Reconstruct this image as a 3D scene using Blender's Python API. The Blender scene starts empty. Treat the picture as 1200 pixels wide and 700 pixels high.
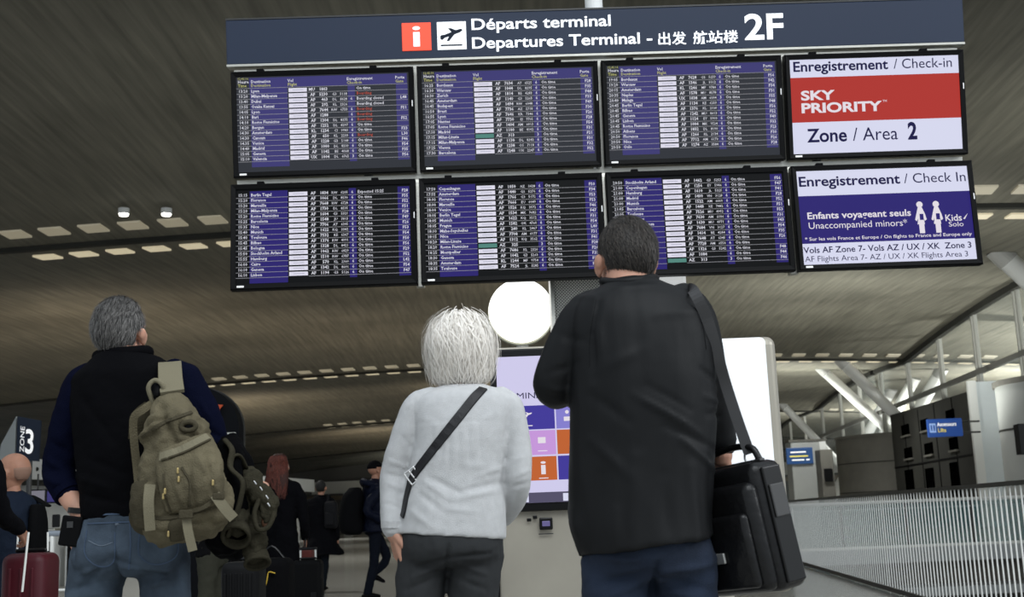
import bpy, bmesh, math, random
import numpy as np
from mathutils import Vector, Matrix, noise
from mathutils.bvhtree import BVHTree
V = Vector
PI = math.pi
rnd = random.Random(7)
scn = bpy.context.scene
C = scn.collection

# ------------------------------------------------------------------ camera
FPX = 1390.0
PITCH = math.radians(10.5)
ROLL = math.radians(2.25)
CAM = V((0, 0, 1.0))
Fw = V((0, math.cos(PITCH), math.sin(PITCH)))
R0 = V((1, 0, 0)); U0 = V((0, -math.sin(PITCH), math.cos(PITCH)))
Rt = R0 * math.cos(ROLL) - U0 * math.sin(ROLL)
Up = R0 * math.sin(ROLL) + U0 * math.cos(ROLL)
cd = bpy.data.cameras.new('camera'); cam = bpy.data.objects.new('camera', cd); C.objects.link(cam)
cam.matrix_world = Matrix(((Rt.x, Up.x, -Fw.x, CAM.x), (Rt.y, Up.y, -Fw.y, CAM.y), (Rt.z, Up.z, -Fw.z, CAM.z), (0, 0, 0, 1)))
cd.sensor_width = 36; cd.lens = 36 * FPX / 1200; cd.clip_end = 600
cd.dof.use_dof = True; cd.dof.focus_distance = 5.2; cd.dof.aperture_fstop = 6.3
scn.camera = cam

# ------------------------------------------------------------------ world and light
w = bpy.data.worlds.new('world'); scn.world = w; w.use_nodes = True
wn = w.node_tree; wb = wn.nodes['Background']
wb.inputs['Color'].default_value = (0.80, 0.88, 0.95, 1); wb.inputs['Strength'].default_value = 0.85
scn.view_settings.view_transform = 'Standard'; scn.view_settings.look = 'None'
scn.view_settings.gamma = 1.0; scn.view_settings.use_curve_mapping = False
scn.view_settings.exposure = 0.0

def area(name, loc, target, size, power, color=(1, 1, 1), sizey=None):
    l = bpy.data.lights.new(name, 'AREA'); l.energy = power; l.size = size; l.color = color
    if sizey: l.shape = 'RECTANGLE'; l.size_y = sizey
    o = bpy.data.objects.new(name, l); C.objects.link(o); o.location = loc
    o.rotation_euler = (V(target) - V(loc)).to_track_quat('-Z', 'Y').to_euler()
    return o
# daylight from the glazed roof over the entrance and from the high windows to the right
area('roof_daylight', (2.0, -2.0, 8.6), (0.6, 6.0, 1.5), 7, 640, (0.93, 0.97, 1.0), 5)
area('window_daylight', (11, 1.0, 6.5), (0.5, 5.0, 1.6), 6, 520, (0.95, 0.98, 1.0), 4)

def spot(name, loc, target, power, color, ang=100, blend=0.9, r=0.4):
    l = bpy.data.lights.new(name, 'SPOT'); l.energy = power; l.color = color
    l.spot_size = math.radians(ang); l.spot_blend = blend; l.shadow_soft_size = r
    o = bpy.data.objects.new(name, l); C.objects.link(o); o.location = loc
    o.rotation_euler = (V(target) - V(loc)).to_track_quat('-Z', 'Y').to_euler()
    return o
HALL_T = 0.094
_a = V((HALL_T, 1, 0)).normalized(); _n = V((_a.y, -_a.x, 0))
def hall(u, v, z=0.0):                       # lateral (right), along the hall axis, height
    p = _n * u + _a * v
    return V((p.x, p.y, z))
HALL_RZ = -math.atan(HALL_T)
FILL_UP = [(12, 22, 700, 0), (8, 32, 500, 0), (-6, 20, 100, 0), (-4, 38, 900, 1), (-20, 42, 1500, 1), (-34, 44, 1300, 1), (8, 44, 1300, 0), (-12, 50, 900, 1),
       (-26, 74, 2600, 1), (-8, 74, 1900, 1), (9, 68, 2600, 0), (-22, 104, 2600, 1), (-4, 104, 2000, 1), (-20, 136, 2400, 0), (14, 100, 1600, 0), (21, 40, 4500, 0), (22, 52, 6000, 0), (22, 68, 6000, 0), (22, 90, 6000, 0)]
for u, v, pw, warm in FILL_UP:      # unseen spots added along the hall to brighten the ceiling
    spot('ceiling_fill_spot', hall(u, v, 2.2), hall(u, v + 3, 9), pw * (0.85 if warm else 2.2), (1.0, 0.83, 0.62) if warm else (0.95, 0.97, 0.90), 150, 1.0)

for u, v, pw in ((-8, 20, 700), (-22, 30, 1100), (-8, 36, 1100), (7, 34, 900), (20, 40, 1500), (-24, 56, 1600), (-6, 58, 1600), (9, 56, 1300), (20, 62, 1600), (-22, 84, 2000), (0, 86, 2000), (18, 90, 2000), (-14, 115, 2600), (8, 120, 2600), (-38, 40, 1500)):
    spot('hall_fill_spot', hall(u, v, 8.0), hall(u, v, 0), pw * 1.6, (0.96, 0.97, 0.93), 150, 1.0)  # unseen spots added under the ceiling to brighten floor and walls

# ------------------------------------------------------------------ pixel helpers (points at a true distance)
def P(px, py, d):
    dr = Fw + Rt * ((px - 600) / FPX) + Up * ((350 - py) / FPX)
    return CAM + dr * (d / dr.y)
def ppm(p):                                   # metres per pixel at p
    return (p - CAM).dot(Fw) / FPX
def ray(px, py):
    return (Fw + Rt * ((px - 600) / FPX) + Up * ((350 - py) / FPX)).normalized()

# ------------------------------------------------------------------ materials
MATS = {}
def mat(name, col, rough=0.6, metal=0.0, bump=0.0, bscale=60.0, var=0.0, vscale=6.0, stretch=(1, 1, 1), emit=None, estr=0.0,
        alpha=None, trans=0.0, sheen=0.0, sss=0.0, coat=0.0, island=0.0, spec=0.3):
    if name in MATS: return MATS[name]
    m = bpy.data.materials.new(name); m.use_nodes = True; nt = m.node_tree; N = nt.nodes; L = nt.links
    b = N['Principled BSDF']
    b.inputs['Base Color'].default_value = (*col, 1); b.inputs['Roughness'].default_value = rough
    b.inputs['Metallic'].default_value = metal; b.inputs['Specular IOR Level'].default_value = spec
    if sheen: b.inputs['Sheen Weight'].default_value = sheen; b.inputs['Sheen Roughness'].default_value = 0.4
    if sss:
        b.inputs['Subsurface Weight'].default_value = sss; b.inputs['Subsurface Radius'].default_value = (0.02, 0.008, 0.004)
        b.inputs['Subsurface Scale'].default_value = 0.5
    if coat: b.inputs['Coat Weight'].default_value = coat
    if trans: b.inputs['Transmission Weight'].default_value = trans
    if emit: b.inputs['Emission Color'].default_value = (*emit, 1); b.inputs['Emission Strength'].default_value = estr
    if alpha is not None: b.inputs['Alpha'].default_value = alpha
    if bump or var:
        tc = N.new('ShaderNodeTexCoord'); mp = N.new('ShaderNodeMapping'); mp.inputs['Scale'].default_value = stretch
        L.new(tc.outputs['Object'], mp.inputs['Vector'])
    if var:
        nz = N.new('ShaderNodeTexNoise'); nz.inputs['Scale'].default_value = vscale; nz.inputs['Detail'].default_value = 5
        L.new(mp.outputs['Vector'], nz.inputs['Vector'])
        mr = N.new('ShaderNodeMapRange'); mr.inputs['From Min'].default_value = 0.3; mr.inputs['From Max'].default_value = 0.7
        mr.inputs['To Min'].default_value = 1 - var; mr.inputs['To Max'].default_value = 1 + var
        L.new(nz.outputs['Fac'], mr.inputs['Value'])
        mx = N.new('ShaderNodeMix'); mx.data_type = 'RGBA'; mx.blend_type = 'MULTIPLY'; mx.inputs[0].default_value = 1
        mx.inputs[6].default_value = (*col, 1); L.new(mr.outputs['Result'], mx.inputs[7]); L.new(mx.outputs[2], b.inputs['Base Color'])
    if island:
        g = N.new('ShaderNodeNewGeometry'); mr = N.new('ShaderNodeMapRange')
        mr.inputs['To Min'].default_value = 1 - island; mr.inputs['To Max'].default_value = 1 + island
        L.new(g.outputs['Random Per Island'], mr.inputs['Value'])
        mx = N.new('ShaderNodeMix'); mx.data_type = 'RGBA'; mx.blend_type = 'MULTIPLY'; mx.inputs[0].default_value = 1
        mx.inputs[6].default_value = (*col, 1); L.new(mr.outputs['Result'], mx.inputs[7]); L.new(mx.outputs[2], b.inputs['Base Color'])
    if bump:
        n2 = N.new('ShaderNodeTexNoise'); n2.inputs['Scale'].default_value = bscale; n2.inputs['Detail'].default_value = 4
        L.new(mp.outputs['Vector'], n2.inputs['Vector'])
        bp = N.new('ShaderNodeBump'); bp.inputs['Strength'].default_value = bump; bp.inputs['Distance'].default_value = 0.01
        L.new(n2.outputs['Fac'], bp.inputs['Height']); L.new(bp.outputs['Normal'], b.inputs['Normal'])
    MATS[name] = m
    return m

def srgb(r, g, b):
    f = lambda c: (c / 255 / 12.92) if c / 255 <= 0.04045 else ((c / 255 + 0.055) / 1.055) ** 2.4
    return (f(r), f(g), f(b))

# ------------------------------------------------------------------ mesh builder
def frame(d, ref=None):
    d = d.normalized()
    r = V(ref) if ref is not None else (V((0, 0, 1)) if abs(d.z) < 0.9 else V((0, 1, 0)))
    a = r.cross(d)
    if a.length < 1e-5: a = V((1, 0, 0)).cross(d)
    a.normalize(); b = d.cross(a).normalized()
    return a, b
def catmull(pts, k):
    if len(pts) < 3 or k <= 1: return list(pts)
    A = [np.array(p, float) for p in pts]; A = [2 * A[0] - A[1]] + A + [2 * A[-1] - A[-2]]
    out = []
    for i in range(1, len(A) - 2):
        for j in range(k):
            t = j / k; p0, p1, p2, p3 = A[i - 1:i + 3]
            out.append(0.5 * ((2 * p1) + (-p0 + p2) * t + (2 * p0 - 5 * p1 + 4 * p2 - p3) * t * t + (-p0 + 3 * p1 - 3 * p2 + p3) * t ** 3))
    out.append(A[-2]); return out
class MB:
    def __init__(s): s.v = []; s.f = []
    def add(s, vs, fs):
        o = len(s.v); s.v += [tuple(p) for p in vs]; s.f += [tuple(i + o for i in f) for f in fs]; return s
    def rings(s, rings, cap=True, closed=True):
        n = len(rings[0]); o = len(s.v)
        for r in rings: s.v += [tuple(p) for p in r]
        for i in range(len(rings) - 1):
            for j in range(n if closed else n - 1):
                k = (j + 1) % n
                s.f.append((o + i * n + j, o + i * n + k, o + (i + 1) * n + k, o + (i + 1) * n + j))
        if cap and closed:
            s.f.append(tuple(o + j for j in reversed(range(n)))); e = o + (len(rings) - 1) * n
            s.f.append(tuple(e + j for j in range(n)))
        return s
    def box(s, c, sz, rz=0.0, M=None):
        x, y, z = sz[0] / 2, sz[1] / 2, sz[2] / 2
        vs = [V((i * x, j * y, k * z)) for k in (-1, 1) for j in (-1, 1) for i in (-1, 1)]
        if rz: vs = [Matrix.Rotation(rz, 3, 'Z') @ p for p in vs]
        if M is not None: vs = [M @ p for p in vs]
        vs = [p + V(c) for p in vs]
        return s.add(vs, [(0, 2, 3, 1), (4, 5, 7, 6), (0, 1, 5, 4), (2, 6, 7, 3), (0, 4, 6, 2), (1, 3, 7, 5)])
    def rbox(s, c, sz, r=0.01, seg=2, M=None, rz=0.0):
        bm = bmesh.new(); bmesh.ops.create_cube(bm, size=1)
        for v_ in bm.verts: v_.co = V((v_.co.x * sz[0], v_.co.y * sz[1], v_.co.z * sz[2]))
        bmesh.ops.bevel(bm, geom=list(bm.edges), offset=min(r, min(sz) * 0.49), segments=seg, affect='EDGES', profile=0.5)
        if rz: bmesh.ops.rotate(bm, verts=bm.verts, cent=(0, 0, 0), matrix=Matrix.Rotation(rz, 3, 'Z'))
        if M is not None: bmesh.ops.rotate(bm, verts=bm.verts, cent=(0, 0, 0), matrix=M)
        bm.verts.index_update()
        vs = [v_.co + V(c) for v_ in bm.verts]; fs = [tuple(v_.index for v_ in f.verts) for f in bm.faces]; bm.free()
        return s.add(vs, fs)
    def cyl(s, p0, p1, r, n=16, r1=None):
        p0, p1 = V(p0), V(p1); a, b = frame(p1 - p0); r1 = r if r1 is None else r1
        ring = lambda p, q: [p + a * (math.cos(2 * PI * j / n) * q) + b * (math.sin(2 * PI * j / n) * q) for j in range(n)]
        return s.rings([ring(p0, r), ring(p1, r1)])
    def ball(s, c, r, n=16, m=10, M=None):
        r = (r, r, r) if isinstance(r, (int, float)) else r; rs = []
        for i in range(m + 1):
            th = PI * (0.02 + 0.96 * i / m); row = []
            for j in range(n):
                ph = -2 * PI * j / n
                p = V((r[0] * math.sin(th) * math.cos(ph), r[1] * math.sin(th) * math.sin(ph), r[2] * math.cos(th)))
                if M is not None: p = M @ p
                row.append(p + V(c))
            rs.append(row)
        return s.rings(rs)
    def tube(s, pts, rad, n=12, k=4, ref=None, roundcap=True):
        """pts with radii: number or (ra, rb); smooth spline"""
        rr = [(r, r) if isinstance(r, (int, float)) else r for r in (rad if isinstance(rad, (list, tuple)) and not (len(rad) == 2 and len(pts) != 2 and isinstance(rad[0], float)) else [rad] * len(pts))]
        P5 = catmull([(*p, *r) for p, r in zip(pts, rr)], k)
        ps = [V(q[:3]) for q in P5]; rs = [(max(q[3], 1e-4), max(q[4], 1e-4)) for q in P5]
        out = []
        a = None
        for i, p in enumerate(ps):
            d = (ps[min(i + 1, len(ps) - 1)] - ps[max(i - 1, 0)])
            if d.length < 1e-7: d = V((0, 0, 1))
            d.normalize()
            if ref is not None or a is None: a, b = frame(d, ref)
            else:
                a = (a - d * a.dot(d)).normalized(); b = d.cross(a).normalized()
            ring = lambda c, f: [c + a * (math.cos(2 * PI * j / n) * rs[i][0] * f) + b * (math.sin(2 * PI * j / n) * rs[i][1] * f) for j in range(n)]
            if i == 0 and roundcap:
                h = min(rs[0]); out += [ring(p - d * h * 0.95, 0.25), ring(p - d * h * 0.7, 0.7), ]
            out.append(ring(p, 1.0))
            if i == len(ps) - 1 and roundcap:
                h = min(rs[-1]); out += [ring(p + d * h * 0.7, 0.7), ring(p + d * h * 0.95, 0.25)]
        return s.rings(out)
    def loft(s, rows, n=28, k=3, sup=2.3):
        """rows: (left point, right point, half depth[, y-shift]) -> elliptical rings"""
        arr = catmull([(*r[0], *r[1], r[2], (r[3] if len(r) > 3 else 0)) for r in rows], k); out = []
        for q in arr:
            l, r = V(q[:3]), V(q[3:6]); c = (l + r) / 2; a = (r - l) / 2
            b = V((0, 0, 1)).cross(a).normalized() * q[6] if abs(a.normalized().z) < .9 else V((0, 1, 0)) * q[6]
            c = c + V((0, 1, 0)) * q[7]; row = []
            for j in range(n):
                t = 2 * PI * j / n; ct, st = math.cos(t), math.sin(t)
                row.append(c + a * (math.copysign(abs(ct) ** (2 / sup), ct)) + b * (math.copysign(abs(st) ** (2 / sup), st)))
            out.append(row)
        return s.rings(out)
    def merge(s, o): return s.add(o.v, o.f)
    def build(s, name, m, parent=None, smooth=False, fixn=True):
        me = bpy.data.meshes.new(name); off = V((0, 0, 0))
        if parent is not None: off = root_off(parent)
        vs = [(p[0] - off.x, p[1] - off.y, p[2] - off.z) for p in s.v] if off.length else s.v
        me.from_pydata(vs, [], s.f); me.materials.append(m)
        if fixn:
            bm = bmesh.new(); bm.from_mesh(me); bmesh.ops.recalc_face_normals(bm, faces=bm.faces); bm.to_mesh(me); bm.free()
        if smooth: me.polygons.foreach_set('use_smooth', [True] * len(me.polygons))
        o = bpy.data.objects.new(name, me); C.objects.link(o)
        if parent is not None: o.parent = parent
        if 'lettering' in name: o['kind'] = 'stuff'
        return o
def root_off(o):
    t = V((0, 0, 0))
    while o is not None: t = t + o.location; o = o.parent
    return t
def tag(o, label=None, cat=None, group=None, kind=None):
    if label: o['label'] = label
    if cat: o['category'] = cat
    if group: o['group'] = group
    if kind: o['kind'] = kind
    return o
def thing(name, loc, label, cat, group=None):
    o = bpy.data.objects.new(name, None); C.objects.link(o); o.location = loc; o.empty_display_size = 0.1
    return tag(o, label, cat, group)
def sharp_smooth(o, ang=35):
    me = o.data; me.polygons.foreach_set('use_smooth', [True] * len(me.polygons))
    me.set_sharp_from_angle(angle=math.radians(ang)); return o

def fuse(mb, voxel, it=3, fac=0.5):
    """one continuous skin over all the volumes collected in mb; returns (verts Nx3, faces)"""
    me = bpy.data.meshes.new('t'); me.from_pydata(mb.v, [], mb.f)
    bm = bmesh.new(); bm.from_mesh(me)
    bmesh.ops.recalc_face_normals(bm, faces=bm.faces); bm.to_mesh(me); bm.free()
    o = bpy.data.objects.new('t', me); C.objects.link(o)
    r = o.modifiers.new('r', 'REMESH'); r.mode = 'VOXEL'; r.voxel_size = voxel
    if it: sm = o.modifiers.new('s', 'SMOOTH'); sm.factor = fac; sm.iterations = it
    dg = bpy.context.evaluated_depsgraph_get(); ev = o.evaluated_get(dg).to_mesh()
    n = len(ev.vertices); a = np.empty(n * 3); ev.vertices.foreach_get('co', a)
    b = np.empty(n * 3); ev.vertices.foreach_get('normal', b)
    fs = [tuple(p.vertices) for p in ev.polygons]
    bpy.data.objects.remove(o); bpy.data.meshes.remove(me)
    return a.reshape(-1, 3), b.reshape(-1, 3), fs
def crease(vs, ns, lines, facing=True):
    """lines: (p0, p1, width, amp): ridge (+) or valley (-) along a segment, measured across the x-z plane, on the side seen from behind"""
    vs = vs.copy()
    mask = (ns[:, 1] < 0.15) if facing else np.ones(len(vs), bool)
    x = vs[:, [0, 2]]
    for p0, p1, wd, amp in lines:
        a = np.array([p0[0], p0[2]]); b = np.array([p1[0], p1[2]]); ab = b - a
        t = np.clip(((x - a) @ ab) / max(ab @ ab, 1e-9), 0, 1); dd = np.linalg.norm(x - (a + t[:, None] * ab), axis=1)
        fall = np.exp(-(dd / wd) ** 2) * np.where(mask, 1, 0) * (0.35 + 0.65 * np.sin(PI * np.clip(t, 0.08, 0.92)))
        vs += ns * (fall * amp)[:, None]
    return vs
def wobble(vs, ns, amp, sc, seed=0, stretch=(1, 1, 1)):
    out = vs.copy()
    for i in range(len(vs)):
        p = vs[i]; out[i] += ns[i] * (amp * noise.fractal(V((p[0] * sc * stretch[0] + seed, p[1] * sc * stretch[1], p[2] * sc * stretch[2])), 0.7, 2.0, 3))
    return out
def skin_obj(name, vs, fs, m, parent):
    mb = MB(); mb.v = [tuple(p) for p in vs]; mb.f = fs
    return mb.build(name, m, parent, smooth=True, fixn=False)

def bvh_of(objs):
    vs = []; fs = []
    for o in objs:
        off = root_off(o); k = len(vs)
        vs += [v_.co + off for v_ in o.data.vertices]; fs += [tuple(i + k for i in p.vertices) for p in o.data.polygons]
    return BVHTree.FromPolygons(vs, fs)
def drape(pix, tree, width, thick, lift=0.001, k=4, mx=12.0, origin=None):
    """a band lying on a surface, along a path of photograph points"""
    pts = catmull([(float(a), float(b)) for a, b in pix], k); hits = []
    for q in pts:
        h = tree.ray_cast(CAM, ray(q[0], q[1]), mx)
        if h[0] is None:
            continue
        hits.append((h[0], h[1] if h[1].dot(ray(q[0], q[1])) < 0 else -h[1]))
    mb = MB()
    if len(hits) < 2: return mb
    rs = []
    for i, (p, n_) in enumerate(hits):
        d = hits[min(i + 1, len(hits) - 1)][0] - hits[max(i - 1, 0)][0]
        if d.length < 1e-6: d = V((0, 0, 1))
        d.normalize(); n_ = sum((hits[j][1] for j in range(max(0, i - 2), min(len(hits), i + 3))), V((0, 0, 0))).normalized()
        sdir = d.cross(n_).normalized(); c = p + n_ * lift
        rs.append([c - sdir * width / 2, c - sdir * width * 0.42 + n_ * thick, c + sdir * width * 0.42 + n_ * thick, c + sdir * width / 2, c + sdir * width * .42 - n_ * thick * .6, c - sdir * width * .42 - n_ * thick * .6])
    return mb.rings(rs)

# ------------------------------------------------------------------ lettering
def text_mb(body, size, origin, rx, uz, bold=0.0, fit=None, fith=None, align='LEFT', res=2, line=1.0, depth=0.0, shear=0.0):
    """flat lettering: origin is the left end of the baseline; rx, uz the reading and up directions"""
    cu = bpy.data.curves.new('t', 'FONT'); cu.body = body; cu.size = size; cu.resolution_u = res; cu.fill_mode = 'FRONT'
    cu.align_x = align; cu.offset = bold * size; cu.space_line = line; cu.extrude = depth; cu.shear = shear
    if depth: cu.fill_mode = 'BOTH'
    o = bpy.data.objects.new('t', cu); C.objects.link(o)
    dg = bpy.context.evaluated_depsgraph_get(); me = bpy.data.meshes.new_from_object(o.evaluated_get(dg))
    n = len(me.vertices); a = np.empty(n * 3); me.vertices.foreach_get('co', a); a = a.reshape(-1, 3)
    fs = [tuple(p.vertices) for p in me.polygons]
    bpy.data.objects.remove(o); bpy.data.curves.remove(cu); bpy.data.meshes.remove(me)
    if n and fit:
        x0, x1 = a[:, 0].min(), a[:, 0].max(); s = fit / max(x1 - x0, 1e-6)
        a[:, 0] = (a[:, 0] - x0) * s
        if fith is None: pass
    if n and fith:
        y0, y1 = a[:, 1].min(), a[:, 1].max(); a[:, 1] = (a[:, 1] - y0) * fith / max(y1 - y0, 1e-6)
    nn = rx.cross(uz)
    mb = MB(); mb.v = [tuple(origin + rx * float(p[0]) + uz * float(p[1]) + nn * float(p[2])) for p in a]; mb.f = fs
    return mb

# ------------------------------------------------------------------ intersections used to stand things on true planes
def hit_plane(px, py, n_, k):
    r = ray(px, py); t = (k - CAM.dot(n_)) / r.dot(n_); return CAM + r * t
def hit_u(px, py, u): return hit_plane(px, py, _n, u)
def hit_z(px, py, z): return hit_plane(px, py, V((0, 0, 1)), z)
def uv_of(p): return (p.dot(_n), p.dot(_a))

# ------------------------------------------------------------------ materials of the building
M_floor = mat('polished_floor', (0.36, 0.35, 0.32), 0.16, var=0.08, vscale=0.4)
M_conc = mat('concrete', (0.135, 0.13, 0.115), 0.8, bump=0.2, bscale=3, var=0.2, vscale=0.6)
M_conc_light = mat('light_concrete', (0.34, 0.35, 0.34), 0.75, var=0.1, vscale=0.5)
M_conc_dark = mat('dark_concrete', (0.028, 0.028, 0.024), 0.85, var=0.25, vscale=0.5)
M_white = mat('white_paint', (0.72, 0.73, 0.72), 0.45)
M_black = mat('black_plastic', (0.003, 0.003, 0.0035), 0.32, spec=.25)
M_blackmatte = mat('black_matte', (0.003, 0.003, 0.0035), 0.7, spec=.08)
M_alu = mat('brushed_aluminium', (0.55, 0.54, 0.49), 0.35, 0.9, var=0.1, vscale=30, stretch=(1, 1, 8))
M_steel = mat('stainless_steel', (0.36, 0.335, 0.28), 0.4, 0.35, bump=0.05, bscale=8, var=0.08, vscale=3)
M_dsteel = mat('dark_steel', (0.06, 0.06, 0.06), 0.4, 0.7)
M_bar = mat('railing_steel', (0.80, 0.80, 0.76), 0.45, 0.1)
M_glass = mat('balustrade_glass', (0.10, 0.22, 0.22), 0.06, alpha=0.40)
M_pane = mat('window_glass', (0.75, 0.82, 0.80), 0.08, alpha=0.12)
M_wood = mat('brown_panel', (0.16, 0.12, 0.08), 0.6, var=0.15, vscale=1)
M_slot = mat('ceiling_slot_light', (0.6, 0.55, 0.45), 0.6, emit=srgb(186, 174, 144), estr=0.85)
M_slot2 = mat('ceiling_slot_dim', (0.5, 0.47, 0.4), 0.6, emit=srgb(120, 112, 92), estr=0.8)

def ceiling_mat():
    m = bpy.data.materials.new('ceiling_timber_slats'); m.use_nodes = True; nt = m.node_tree; N = nt.nodes; L = nt.links; b = N['Principled BSDF']
    b.inputs['Roughness'].default_value = 0.7
    tc = N.new('ShaderNodeTexCoord')
    def nz(scale, rot, st, det=4):
        mp = N.new('ShaderNodeMapping'); mp.inputs['Rotation'].default_value = (0, 0, math.radians(rot)); mp.inputs['Scale'].default_value = st
        L.new(tc.outputs['Object'], mp.inputs['Vector']); t = N.new('ShaderNodeTexNoise'); t.inputs['Scale'].default_value = scale; t.inputs['Detail'].default_value = det
        L.new(mp.outputs['Vector'], t.inputs['Vector']); return t.outputs['Fac']
    f1 = nz(1.0, -38, (7, 0.35, 1), 5); f2 = nz(0.09, 10, (1, 2.2, 1), 3)
    cr = N.new('ShaderNodeValToRGB'); e = cr.color_ramp.elements
    e[0].position = 0.25; e[0].color = (0.100, 0.095, 0.075, 1); e[1].position = 0.75; e[1].color = (0.198, 0.188, 0.150, 1)
    L.new(f1, cr.inputs['Fac'])
    mr = N.new('ShaderNodeMapRange'); mr.inputs['From Min'].default_value = 0.3; mr.inputs['From Max'].default_value = 0.7; mr.inputs['To Min'].default_value = 0.72; mr.inputs['To Max'].default_value = 1.25
    L.new(f2, mr.inputs['Value'])
    mx = N.new('ShaderNodeMix'); mx.data_type = 'RGBA'; mx.blend_type = 'MULTIPLY'; mx.inputs[0].default_value = 1
    L.new(cr.outputs['Color'], mx.inputs[6]); L.new(mr.outputs['Result'], mx.inputs[7]); L.new(mx.outputs[2], b.inputs['Base Color'])
    bp = N.new('ShaderNodeBump'); bp.inputs['Strength'].default_value = 0.3; bp.inputs['Distance'].default_value = 0.03
    L.new(f1, bp.inputs['Height']); L.new(bp.outputs['Normal'], b.inputs['Normal'])
    return m
M_ceil = ceiling_mat()

# ------------------------------------------------------------------ ceiling: shallow vaulted bays, 31 m each, with pairs of slot rows at every seam
SEAMS = [30.8, 62.0, 93.0, 124.0]
def zc(u, v):
    s0 = -0.2
    k = math.floor((v - s0) / 31.0); t = (v - s0) / 31.0 - k
    return 9.0 + 0.5 * math.sin(PI * t) - 0.00135 * (u + 10) ** 2 + (0.00 if k == 0 else 0.0)
mb = MB(); us = [-62 + 2.5 * i for i in range(37)]; vs_ = [11 + 1.0 * j for j in range(146)]
grid = []
for v_ in vs_:
    for u in us:
        p = hall(u, v_); grid.append((p.x, p.y, zc(u, v_)))
nu = len(us)
fs = [(j * nu + i, j * nu + i + 1, (j + 1) * nu + i + 1, (j + 1) * nu + i) for j in range(len(vs_) - 1) for i in range(nu - 1)]
nb = len(grid); grid += [(x, y, z + 0.5) for x, y, z in grid]
fs += [(d_ + nb, c_ + nb, b_ + nb, a_ + nb) for a_, b_, c_, d_ in fs]
mb.add(grid, fs); ceiling = mb.build('ceiling', M_ceil, smooth=True, fixn=False); tag(ceiling, kind='structure')
def ribbon_u(v0, dz0, dz1, u0, u1, step=2.0, th=0.12):
    m_ = MB(); rs = []
    n_ = int((u1 - u0) / step) + 1
    for i in range(n_):
        u = u0 + (u1 - u0) * i / (n_ - 1); z = zc(u, v0)
        a_ = hall(u, v0 - th / 2); b_ = hall(u, v0 + th / 2)
        rs.append([(a_.x, a_.y, z + dz0), (b_.x, b_.y, z + dz0), (b_.x, b_.y, z + dz1), (a_.x, a_.y, z + dz1)])
    return m_.rings(rs)
for s in SEAMS:
    ribbon_u(s, -0.10, 0.1, -60, 27, th=0.22).build('seam_joint', M_conc_dark, ceiling)
def slot_mesh():
    m_ = MB(); m_.box((0, 0, 0), (0.62, 0.62, 0.05)); return m_
sl_a = slot_mesh().build('light_slot', M_slot, ceiling); sl_b = slot_mesh().build('light_slot', M_slot2, ceiling)
first = {id(sl_a): True, id(sl_b): True}
def put_slot(src, u, v_):
    o = src if first.pop(id(src), False) else src.copy()
    if o.name not in C.objects: C.objects.link(o)
    p = hall(u, v_); e = 0.2; sl = (zc(u, v_ + e) - zc(u, v_ - e)) / (2 * e); su = (zc(u + e, v_) - zc(u - e, v_)) / (2 * e)
    o.location = (p.x, p.y, zc(u, v_) - 0.03); o.rotation_euler = (math.atan(sl), -math.atan(su), HALL_RZ); o.parent = ceiling
for (s, u0, u1, sp) in ((SEAMS[0], -16.5, 17, 1.09), (SEAMS[1], -30, 26, 1.16), (SEAMS[2], -24, -3, 1.16), (SEAMS[2], 15, 22, 1.16), (SEAMS[3], -30, -8, 1.2)):
    n_ = int((u1 - u0) / sp)
    for i in range(n_):
        put_slot(sl_a, u0 + i * sp, s + 1.35)
        if s < 100: put_slot(sl_b, u0 + i * sp + 0.45, s - 1.35)
for px in (145, 195):                          # two lit spotlights in the near slot row
    p = hit_z(px, 250, 8.93); lp = thing('ceiling_spotlight', p, 'small bright spotlight in the slot row left of the screens, ' + ('nearer to' if px == 195 else 'farther from') + ' them', 'light', 'ceiling spotlights')
    MB().cyl(p + V((0, 0, -0.02)), p + V((0, 0, 0.12)), 0.14, 12).build('housing', M_white, lp)
    MB().cyl(p + V((0, 0, -0.06)), p + V((0, 0, -0.022)), 0.115, 12).build('bulb', mat('spot_bulb', (1, 1, 1), emit=(1, 0.97, 0.9), estr=6), lp)

# ------------------------------------------------------------------ floor with the opening behind the railing
RU = 2.86                                       # railing line
FAR = 28.0
def slab(name, quad, z0, z1, m_):
    mb = MB(); mb.add([(x, y, z0) for x, y in quad] + [(x, y, z1) for x, y in quad], [(3, 2, 1, 0), (4, 5, 6, 7), (0, 1, 5, 4), (1, 2, 6, 5), (2, 3, 7, 6), (3, 0, 4, 7)])
    return tag(mb.build(name, m_), kind='structure')
h2 = lambda u, v_: (hall(u, v_).x, hall(u, v_).y)
slab('floor', [h2(-62, -8), h2(RU + 0.08, -8), h2(RU + 0.08, FAR), h2(-62, FAR)], -0.3, 0, M_floor)
slab('floor', [h2(-62, FAR), h2(RU + 0.08, FAR), h2(RU + 0.08, 156), h2(-62, 156)], -0.3, 0.0, M_floor)
xa, ya = h2(RU + 0.08, FAR)
slab('floor', [(xa, ya), (45, ya), h2(45, 156), h2(RU + 0.08, 156)], -0.32, -0.0, M_floor)
lf = slab('floor_lower', [(0, -8), (46, -8), (46, 34), (0, 34)], -4.4, -4.2, M_conc_dark)
wl = slab('wall_lower_back', [(xa - 0.5, ya + 0.6), (45, ya + 0.6), (45, ya + 0.9), (xa - 0.5, ya + 0.9)], -4.2, -0.33, mat('atrium_wall', (0.10, 0.092, 0.078), 0.8, var=0.2, vscale=0.7))
sb = slab('trim_1', [(xa, ya - 0.03), (45, ya - 0.03), (45, ya), (xa, ya)], -0.33, 0.0, M_conc_light)
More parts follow.
